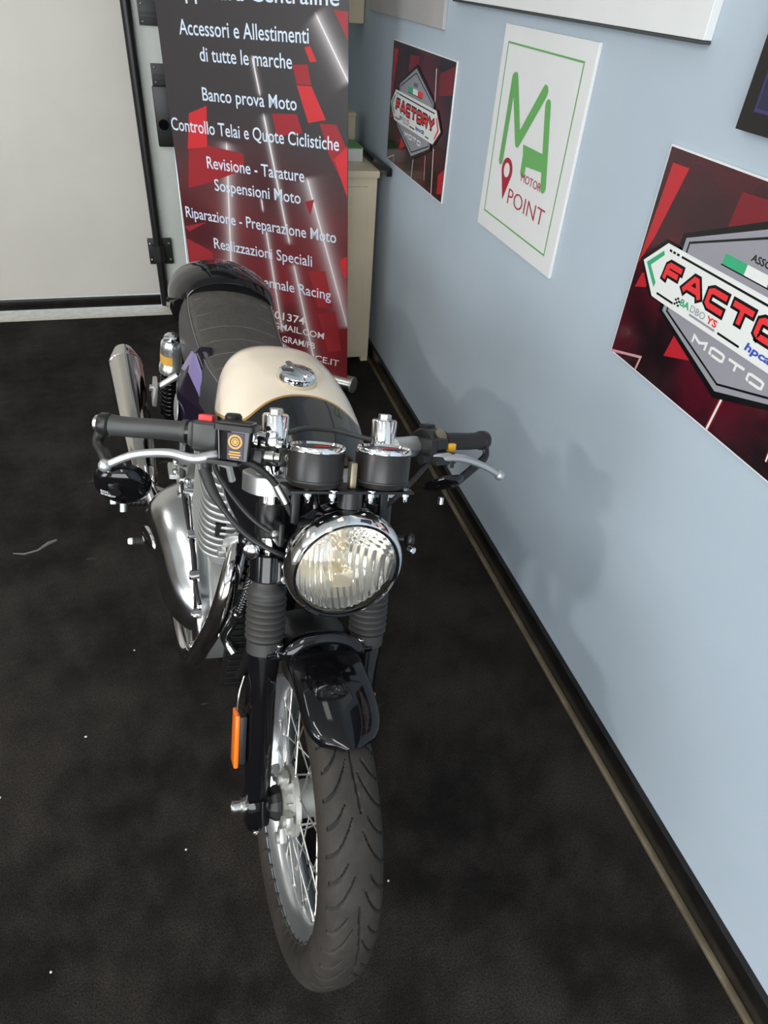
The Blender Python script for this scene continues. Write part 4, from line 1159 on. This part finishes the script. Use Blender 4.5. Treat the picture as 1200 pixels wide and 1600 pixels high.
for x in (.09, .17, .25, .33, .41, .49):
    ring = seat_ring(x); q = [Vector(p) + Vector((-.012 + 3.0 * p[1] ** 2 * .4, 0, .0002)) for p in ring[4:-4]]
    mb = MB(); mb.tube(q, .0008, 6); P(mb, 'stitch_line', 'stitch', seat)
CT = [(.062, .124, .852, .735), (.040, .136, .862, .715), (.0, .152, .868, .690), (-.06, .163, .868, .668), (-.13, .162, .857, .655), (-.20, .150, .834, .650), (-.27, .122, .798, .655), (-.32, .088, .762, .665), (-.345, .050, .735, .680)]
def cowl_ring(x, k=1.0):
    w_, zt, zb = lerp_tab(CT, x); r = []
    hgt = zt - zb; wb = w_
    zm = zb + hgt * .42
    for i in range(33):
        a = PI * i / 32; c, s_ = math.cos(a), math.sin(a)
        r.append((x, -w_ * math.copysign(abs(c) ** 1.12, c) * k, zm + (zt - zm) * s_ ** .90 * k))
    lo = [(x, w_ * .97 * k, zb + hgt * .2), (x, w_ * .86 * k, zb), (x, -w_ * .86 * k, zb), (x, -w_ * .97 * k, zb + hgt * .2)]
    return r + lo
xs = [.062 - (.062 + .345) * i / 40 for i in range(41)]
mb = MB(); mb.loft(smooth_rings([cowl_ring(x) for x in xs], 3)); cowl = P(mb, 'seat_cowl', 'black_gloss', None, 50)
mb = MB(); mb.tube([(q[0] + .003, q[1], q[2]) for q in cowl_ring(.062)[:33]], .0042, 8); P(mb, 'cowl_lip', 'black_gloss', cowl)
for sd in (-1, 1):
    bolt((-.055, sd * .163, .722), (0, sd, 0), .0085, .006, cowl, 'cowl_screw', M['brass_strip'])
mb = MB(); mb.cyl((-.270, -.09, .665), (-.282, -.140, .655), .006); mb.sphere((-.283, -.146, .652), .012, 16, sc_=(.8, 1.3, .9)); ind = P(mb, 'rear_indicator', 'black_satin')
mb = MB(); mb.cyl((-.270, .09, .665), (-.282, .140, .655), .006); mb.sphere((-.283, .146, .652), .012, 16, sc_=(.8, 1.3, .9)); ind = P(mb, 'rear_indicator', 'black_satin')
mb = MB()
rings = []
for i in range(13):
    dg = math.radians(95 + i * 7); rings.append([(.362 * math.cos(dg) + a * 0, y, .318 + (.372) * math.sin(dg) - .03 * (y / .09) ** 2) for y in [-.09 + .018 * j for j in range(11)] for a in (0,)] + [(.356 * math.cos(dg), y, .318 + .366 * math.sin(dg) - .03 * (y / .09) ** 2) for y in [.09 - .018 * j for j in range(11)]])
mb.loft(rings); P(mb, 'rear_fender', 'black_satin', None, 50)

seat.location.y = -.010; cowl.location.y = -.011

# ---------------------------------------------------------------- side panels
for sd in (-1, 1):
    outl = spl2([(.300, .575), (.318, .690), (.362, .775), (.395, .780), (.470, .735), (.525, .680), (.520, .600), (.460, .530), (.370, .525)], 5)
    mb = MB(); mb.prism(outl, .100, .176, lambda x, y, h: (x, sd * (h - (.45 * max(0, x - .39) + .30 * max(0, y - .66) if h > .12 else 0)), y), bevel=.014, dome=.006)
    sp = P(mb, 'side_panel', 'violet', None, 45)
    highlight = [(.335, .700), (.366, .768), (.392, .772), (.462, .730), (.505, .690), (.475, .690), (.400, .722)]
    mb = MB(); mb.prism(highlight, .168, .1815, lambda x, y, h: (x, sd * (h - .45 * max(0, x - .39) - .30 * max(0, y - .66) + .0005), y), bevel=.003); P(mb, 'panel_highlight', 'lavender', sp)  # lavender plate: highlight on the panel's upper face, put into the colour
    mb = MB(); mb.lathe([(0, .040), (.003, .040), (.004, .036), (.004, .031), (.0055, .028), (.0055, .004)], (.378, sd * .178, .600), (0, sd, 0), 32); P(mb, 'panel_badge', 'alu', sp)

# ---------------------------------------------------------------- frame
mb = MB()
HS = Vector((1.105, 0, .83))
mb.tube(spline([HS, (.98, 0, .80), (.78, 0, .72), (.60, 0, .70)], 6), .021, 14); fr = P(mb, 'frame_backbone', 'black_satin')
for sd in (-1, 1):
    mb = MB(); mb.tube(spline([HS + Vector((.0, sd * .015, -.06)), (1.060, sd * .034, .62), (1.035, sd * .045, .48), (1.010, sd * .055, .26), (.93, sd * .075, .170), (.70, sd * .10, .165), (.50, sd * .11, .20), (.46, sd * .115, .40), (.52, sd * .11, .66)], 6), .0145, 12); P(mb, 'frame_downtube', 'black_satin')
    mb = MB(); mb.tube(spline([(.60, sd * .07, .715), (.45, sd * .098, .705), (.20, sd * .108, .700), (-.02, sd * .110, .690), (-.20, sd * .095, .705)], 6), .0125, 12); P(mb, 'seat_rail', 'black_satin')
    mb = MB(); mb.tube(spline([(.50, sd * .115, .33), (.30, sd * .112, .325), (0, sd * .112, .318)], 6), .020, 12); mb.cyl((0, sd * .095, .318), (0, sd * .140, .318), .024); sa = P(mb, 'swingarm', 'black_satin')
    bolt((0, sd * .140, .318), (0, sd, 0), .013, .012, sa, 'axle_nut')

# ---------------------------------------------------------------- rear shocks
def shock(sd):
    a = Vector((.045, sd * .168, .646)); b = Vector((.005, sd * .156, .345)); d = (b - a).normalized(); Ln = (b - a).length
    mb = MB(); mb.lathe([(0, .010), (.002, .026), (.012, .032), (.030, .0335), (.088, .0335), (.092, .0365), (.112, .0365), (.116, .028)], a - d * .006, d, 28)
    mb.sphere(a - d * .006, .026, 18, sc_=(1, 1, .8))
    sh = P(mb, 'rear_shock', 'shock_chrome', None, 50)
    mb = MB(); mb.lathe([(-.006, .014), (-.004, .019), (.004, .019), (.006, .014)], a + Vector((0.014, 0, .012)), (0, sd, 0), 20); mb.cyl(a + Vector((.014, -sd * .04, .012)), a + Vector((.014, sd * .026, .012)), .009); P(mb, 'shock_eye', 'chrome', sh)
    ref = Vector((.3, sd * .95, 0))
    u1 = (ref - d * ref.dot(d)).normalized(); v1 = d.cross(u1)
    for nm, mt, h0, h1, a0, a1 in (('gold_band', 'gold', .040, .070, -1.3, .9), ('blue_band', 'blue_print', .052, .066, .1, .9)):
        mb = MB(); vs = []; k = 14; off = .0339 if nm == 'gold_band' else .0341
        for i in range(k + 1):
            t = a0 + (a1 - a0) * i / k
            for h in (h0, h1): vs.append(a + d * h + (u1 * math.cos(t) + v1 * math.sin(t)) * off)
        mb.add(vs, [(2 * i, 2 * i + 2, 2 * i + 3, 2 * i + 1) for i in range(k)]); P(mb, nm, mt, sh)
    h0, h1 = .112, Ln - .040; turns = 9; pts = []
    for i in range(turns * 16 + 1):
        t = i / 16 * 2 * PI; pts.append(a + d * (h0 + (h1 - h0) * i / (turns * 16)) + (u1 * math.cos(t) + v1 * math.sin(t)) * .0285)
    mb = MB(); mb.tube(pts, .0050, 8); P(mb, 'spring', 'black_gloss', sh, 60)
    mb = MB(); mb.cyl(a, b, .012); mb.lathe([(-.042, .030), (-.034, .030), (-.03, .02), (0, .016), (.012, .012)], b, d, 22); P(mb, 'damper_rod', 'black_satin', sh)
shock(-1); shock(1)

# ---------------------------------------------------------------- exhausts
for sd in (-1, 1):
    a = Vector((.395, sd * .248, .352)); b = Vector((-.262, sd * .296, .452)); d = (b - a).normalized(); Ln = (b - a).length
    mb = MB(); mb.lathe([(0, .0245), (.010, .030), (.045, .0335), (.050, .0355), (.060, .0355), (.063, .034), (.13, .040), (.30, .0485), (Ln - .085, .0545)], a, d, 48, cap1=False)
    mu = P(mb, 'muffler', 'muffler', None, 25)
    mb = MB(); mb.lathe([(Ln - .086, .0540), (Ln - .084, .0560), (Ln - .078, .0560), (Ln, .0330), (Ln, .0270), (Ln - .030, .0240), (Ln - .032, .001)], a, d, 48, cap0=False); P(mb, 'muffler_tip', 'muffler', mu, 20)
    path = [(.935, sd * .090, .600), (.975, sd * .103, .592), (1.018, sd * .120, .560), (1.036, sd * .133, .500), (1.022, sd * .145, .410), (.985, sd * .156, .315), (.945, sd * .163, .235), (.88, sd * .170, .185), (.76, sd * .178, .180), (.60, sd * .185, .215), (.47, sd * .218, .295), (.385, sd * .248, .356)]
    mb = MB(); mb.tube(spline(path, 8), .0215, 24); hd = P(mb, 'exhaust_header', 'header', None, 60)
    mb = MB(); mb.lathe([(0, .030), (.006, .034), (.014, .034), (.016, .028)], (.948, sd * .094, .598), (.9, sd * .3, -.1), 24)
    for k in (-1, 1): mb.box((.960, sd * .098 + k * .034, .596 + k * .012), (.018, .018, .018), bevel=.004)
    P(mb, 'exhaust_flange', 'alu', hd)
    mb = MB(); mb.box((.10, sd * .215, .500), (.060, .014, .075), Matrix.Rotation(.2, 3, 'Y'), bevel=.005); mb.cyl((.10, sd * .20, .520), (.10, sd * .150, .560), .010); hb = P(mb, 'muffler_hanger', 'alu')
    bolt((.115, sd * .222, .520), (0, sd, 0), .010, .010, hb)

# ---------------------------------------------------------------- engine
mb = MB(); outl = spl2([(.47, .30), (.47, .44), (.53, .53), (.66, .545), (.80, .525), (.93, .46), (.975, .36), (.955, .24), (.86, .175), (.66, .165), (.52, .20)], 5)
mb.prism(outl, -.135, .135, lambda x, y, h: (x, h, y), bevel=.010); P(mb, 'crankcase', 'alu', None, 45)
mb = MB(); mb.box((.990, 0, .335), (.026, .205, .310), bevel=.006)
for i in range(14): mb.box((1.004, 0, .20 + i * .0205), (.008, .190, .0045), bevel=.001, seg=1)
P(mb, 'oil_cooler', 'black_satin')
# right clutch cover: stepped, polished
def cover(sd, y0, y1):
    mb = MB()
    o1 = spl2([(.485, .360), (.50, .450), (.57, .505), (.66, .512), (.74, .488), (.83, .435), (.915, .385), (.950, .315), (.925, .240), (.850, .205), (.74, .215), (.62, .225), (.52, .270)], 6)
    o2 = spl2([(.492, .360), (.507, .445), (.573, .496), (.657, .502), (.735, .478), (.825, .425), (.905, .375), (.936, .315), (.912, .250), (.845, .216), (.74, .225), (.62, .235), (.527, .275)], 6)
    o1 = [(.71 + (x - .71) * 1.07, .355 + (z - .355) * 1.08) for x, z in o1]
    mb.prism(o1, .10, y0, lambda x, y, h: (x, sd * h, y), bevel=.012)
    cx_, cz_ = .70, .350; rings = []
    for k, q in ((1.0, 0.0), (.985, .10), (.95, .26), (.89, .46), (.80, .68), (.70, .84), (.58, .94), (.42, .985), (.22, 1.0), (.05, 1.0)):
        yy = y0 - .004 + (y1 + .012 - y0) * q
        rings.append([(cx_ + (x - cx_) * k, sd * yy * (1 - .78 * max(0, cx_ + (x - cx_) * k - .60)), cz_ + (z - cz_) * k) for x, z in o2])
    mb.loft(rings)
    return mb
cv = P(cover(-1, .168, .262), 'clutch_cover', 'cover', None, 60)
mb = MB(); o3 = [(.66 + .052 * math.cos(2 * PI * i / 36) + .012 * math.sin(2 * PI * i / 36), .372 + .034 * math.sin(2 * PI * i / 36)) for i in range(36)]
mb.prism(o3, .255, .2755, lambda x, y, h: (x, -h * (1 - .78 * max(0, x - .60)), y), bevel=.006, dome=.002); P(mb, 'cover_badge', 'header', cv, 45)
for x, z in ((.478, .40), (.52, .51), (.66, .525), (.78, .485), (.865, .432), (.945, .385), (.965, .300), (.91, .205), (.74, .195)):
    mb = MB(); mb.lathe([(0, .012), (.020, .012), (.022, .010), (.022, .0055), (.016, .005)], (x, -.158, z), (0, -1, 0), 14); P(mb, 'cover_bolt', 'polish', cv)
P(cover(1, .158, .205), 'alternator_cover', 'cover', None, 60)
mb = MB(); mb.box((.585, -.165, .520), (.090, .050, .045), bevel=.008); mb.cyl((.60, -.175, .54), (.60, -.175, .565), .013); mb.box((.575, -.20, .530), (.060, .022, .014), bevel=.004); ca = P(mb, 'clutch_arm', 'alu')
for x, y in ((.555, -.192), (.60, -.196), (.64, -.17)): bolt((x, y, .538), (0, 0, 1), .008, .012, ca)
# cylinder with fins
def fin(z, k=1.0, x0=.690, x1=.935, hw=.172):
    pts = []
    cx_, hx, hy = (x0 + x1) / 2, (x1 - x0) / 2 * k, hw * k
    for i in range(44):
        a = 2 * PI * i / 44; c, s_ = math.cos(a), math.sin(a)
        pts.append((cx_ + hx * math.copysign(abs(c) ** .42, c), hy * math.copysign(abs(s_) ** .42, s_)))
    return pts
mb = MB(); mb.prism(fin(0, .86), .50, .775, lambda x, y, h: (x - .03 * (h - .5) , y, h), bevel=.01); cyl_ = P(mb, 'cylinder_block', 'alu')
for i in range(13):
    z = .535 + i * .0165; k = 1.0 - .012 * max(0, i - 8)
    mb = MB(); mb.prism(fin(z, k), z, z + .0062, lambda x, y, h: (x - .03 * (h - .5), y, h), bevel=.002); P(mb, 'cooling_fin', 'alu', cyl_)
mb = MB(); mb.prism(fin(0, .93), .757, .800, lambda x, y, h: (x - .03 * (h - .5), y * .86, h), bevel=.02); hdp = P(mb, 'cylinder_head_cover', 'polish')
mb = MB(); mb.box((.914, -.132, .612), (.018, .022, .034), bevel=.004); P(mb, 'fin_port', 'dark', cyl_)
# intake-side rubbers / horn under the tank front
mb = MB(); 
for i in range(4): mb.lathe([(i * .014, .024), (i * .014 + .004, .029), (i * .014 + .010, .029), (i * .014 + .014, .024)], (.985, -.060, .655), (.75, -.55, .30), 22)
mb.lathe([(.056, .020), (.075, .018), (.080, .010)], (.985, -.060, .655), (.75, -.55, .30), 20); P(mb, 'horn', 'black_gloss')
mb = MB(); mb.lathe([(0, .012), (.012, .014), (.020, .014), (.024, .008)], F((.045, -.128, .850)), Fd((.9, -.3, -.2)), 16); P(mb, 'cable_clip', 'polish')
mb = MB()
pp = spline([(1.055, -.080, .600), (1.048, -.086, .540), (1.038, -.092, .485)], 30); mb.tube(pp, [.0125 + .0022 * math.sin(i * 1.25) for i in range(len(pp))], 12); P(mb, 'corrugated_hose', 'black_gloss', None, 60)
mb = MB(); mb.tube(spline([(1.040, -.092, .490), (1.022, -.102, .435), (1.000, -.110, .372), (1.004, -.102, .345), (1.025, -.088, .330)], 6), .0115, 14); mb.lathe([(0, .0145), (.010, .0145)], (1.034, -.095, .475), (-.35, -.2, -.9), 14); P(mb, 'breather_pipe', 'polish', None, 60)
mb = MB(); mb.tube(spline([(1.045, -.05, .640), (1.005, -.060, .50), (.975, -.065, .40)], 6), .0085, 10); P(mb, 'frame_stay', 'hub')
mb = MB()
for i in range(4): mb.lathe([(i * .020, .016), (i * .020 + .008, .021), (i * .020 + .014, .016)], (.962, -.070, .570), (.12, 0, -1), 16)
P(mb, 'inner_hose', 'black_gloss')

# ---------------------------------------------------------------- pegs, pedal, stand
for sd in (-1, 1):
    pl = [(.300, .320), (.300, .500), (.345, .560), (.395, .540), (.400, .360), (.430, .285), (.370, .270)]
    mb = MB(); mb.prism(pl, .150, .164, lambda x, y, h: (x, sd * h, y), bevel=.004); fp_ = P(mb, 'footpeg_bracket', 'polish')
    mb = MB(); mb.cyl((.400, sd * .160, .300), (.400, sd * .330, .300), .0120, bev=.003)
    for i in range(9): mb.lathe([(0, .012), (.002, .0148), (.008, .0148), (.010, .012)], (.400, sd * (.215 + i * .0125), .300), (0, sd, 0), 14)
    P(mb, 'footpeg', 'black_satin', fp_)
    mb = MB(); mb.cyl((.400, sd * .330, .300), (.400, sd * .346, .300), .0085, bev=.002); P(mb, 'peg_tip', 'white_print', fp_)
mb = MB(); mb.tube(spline([(.42, -.168, .30), (.47, -.205, .275), (.545, -.225, .272)], 5), .0075, 10); bp = P(mb, 'brake_pedal', 'polish')
mb = MB(); mb.cyl((.545, -.222, .272), (.545, -.292, .272), .0085, n=14)
for i in range(8): mb.lathe([(0, .0085), (.0015, .0105), (.005, .0105), (.0065, .0085)], (.545, -.236 - i * .0068, .272), (0, -1, 0), 12)
P(mb, 'pedal_rubber', M['gaiter'], bp)
mb = MB(); mb.lathe([(0, .0095), (.008, .0095), (.012, .006)], (.545, -.291, .272), (0, -1, 0), 14); P(mb, 'pedal_tip', 'white_print', bp)
foot = Vector((.590, .285, .285 * math.tan(LEAN) + .004))
mb = MB(); mb.tube([(.640, .125, .200), (.615, .21, .125), foot], .0125, 12); mb.box(foot + Vector((0, .008, .004)), (.050, .036, .010), Matrix.Rotation(LEAN, 3, 'X'), bevel=.003); P(mb, 'side_stand', 'black_satin')

# ---------------------------------------------------------------- cables and hoses
def cable(pts, r, mt, name, n=10):
    mb = MB(); mb.tube(spline(pts, 8), r, n); return P(mb, name, mt)
fpt = lambda *q: tuple(F(q))
cable([fpt(.045, -.215, .985), fpt(.060, -.200, .945), fpt(.090, -.150, .885), fpt(.105, -.085, .850), fpt(.06, -.03, .83)], .0048, 'black_plastic', 'throttle_cable')
mb = MB(); pp = spline([fpt(.047, -.214, .985), fpt(.058, -.200, .948), fpt(.070, -.180, .918)], 8); mb.tube(pp, [.0095 - .0045 * (i / (len(pp) - 1)) ** 2 for i in range(len(pp))], 12); P(mb, 'cable_boot', 'rubber')
cable([fpt(.040, -.200, 1.000), fpt(.050, -.185, .965), fpt(.075, -.135, .905), fpt(.09, -.07, .868), fpt(.05, 0, .84)], .0042, 'black_plastic', 'switch_cable')
cable([fpt(.075, -.175, 1.010), fpt(.085, -.140, .998), fpt(.090, -.110, .975), fpt(.098, -.085, .935), fpt(.095, -.060, .890), fpt(.05, -.04, .84)], .0055, 'black_plastic', 'brake_hose')
mb = MB(); mb.cyl(F((.092, -.103, .968)), F((.098, -.086, .938)), .0078, bev=.001); P(mb, 'hose_fitting', 'steel')
cable([fpt(.070, -.150, 1.005), fpt(.080, -.118, .985), fpt(.086, -.088, .950), fpt(.080, -.055, .900)], .0048, 'black_plastic', 'front_brake_wire')
cable([(.600, -.178, .560), (.625, -.182, .530), (.700, -.178, .500), (.800, -.170, .465), (.880, -.168, .420), (.930, -.160, .400)], .0045, 'black_plastic', 'clutch_cable')
mb = MB(); mb.cyl((.600, -.178, .565), (.630, -.183, .525), .0085, .006); P(mb, 'clutch_cable_boot', 'rubber')
cable([fpt(.060, .185, 1.010), fpt(.085, .150, .985), fpt(.095, .110, .950), fpt(.06, .06, .88)], .0045, 'black_plastic', 'clutch_cable_upper')
cable([fpt(.05, -.10, 1.040), fpt(.02, -.07, 1.046), fpt(-.02, -.03, 1.050), fpt(-.03, .03, 1.047), fpt(.0, .075, 1.040), fpt(.03, .11, 1.035)], .0045, 'grey_plastic', 'bar_wire')
cable([fpt(.10, -.045, .98), fpt(.12, -.040, .93), fpt(.10, -.03, .90)], .006, 'black_gloss', 'gauge_wire')
cable([fpt(.10, .045, .98), fpt(.115, .040, .93), fpt(.10, .03, .90)], .006, 'black_gloss', 'gauge_wire')
cable([fpt(.030, -.130, .60), fpt(.040, -.140, .57), fpt(.037, -.142, .53)], .0016, 'steel', 'reflector_wire')

# ================================================================== LITTER ON THE CARPET
mb = MB(); mb.tube([(-.62, 1.925, .003), (-.585, 1.915, .003), (-.545, 1.925, .0035), (-.515, 1.955, .0035), (-.49, 1.968, .003)], [.002, .003, .0035, .006, .004], 6)  # thin raised strip standing in for a scuff mark on the carpet
M['lint'] = mat('pale_lint_and_scuff', (0.13, 0.115, 0.105), 0.9); M['crumb'] = mat('white_crumb', (0.6, 0.6, 0.58), 0.8)
tag(P(mb, 'scuff', 'lint', None) if False else mb.build('scuff', 'lint'), 'pale curved thread lying on the carpet at the left edge', 'scuff')

pts = [(-.36, 1.155), (-.545, 1.03), (-.95, .40), (-.24, 1.42), (.045, 1.02), (-.62, .72), (-.40, .62), (-.13, .80), (.30, .62)]
for i, (x, y) in enumerate(pts):
    mb = MB(); mb.sphere((0, 0, .0022), .0026, 8, sc_=(1.4 if i in (0, 1) else 1, 1, .8), rot=Matrix.Rotation(i, 3, 'Z'))
    o = mb.build('crumb', 'crumb'); o.location = (x, y, 0)
    tag(o, 'tiny white crumb lying on the dark carpet near the motorcycle', 'crumb', 'white crumbs on the carpet')
mb = MB(); mb.tube([(-.185, 2.22, .003), (-.16, 2.205, .005), (-.135, 2.19, .004), (-.10, 2.165, .003)], [.004, .009, .007, .003], 6)
tag(mb.build('lint', 'lint'), 'small pale lint tuft on the carpet left of the right mirror', 'lint')
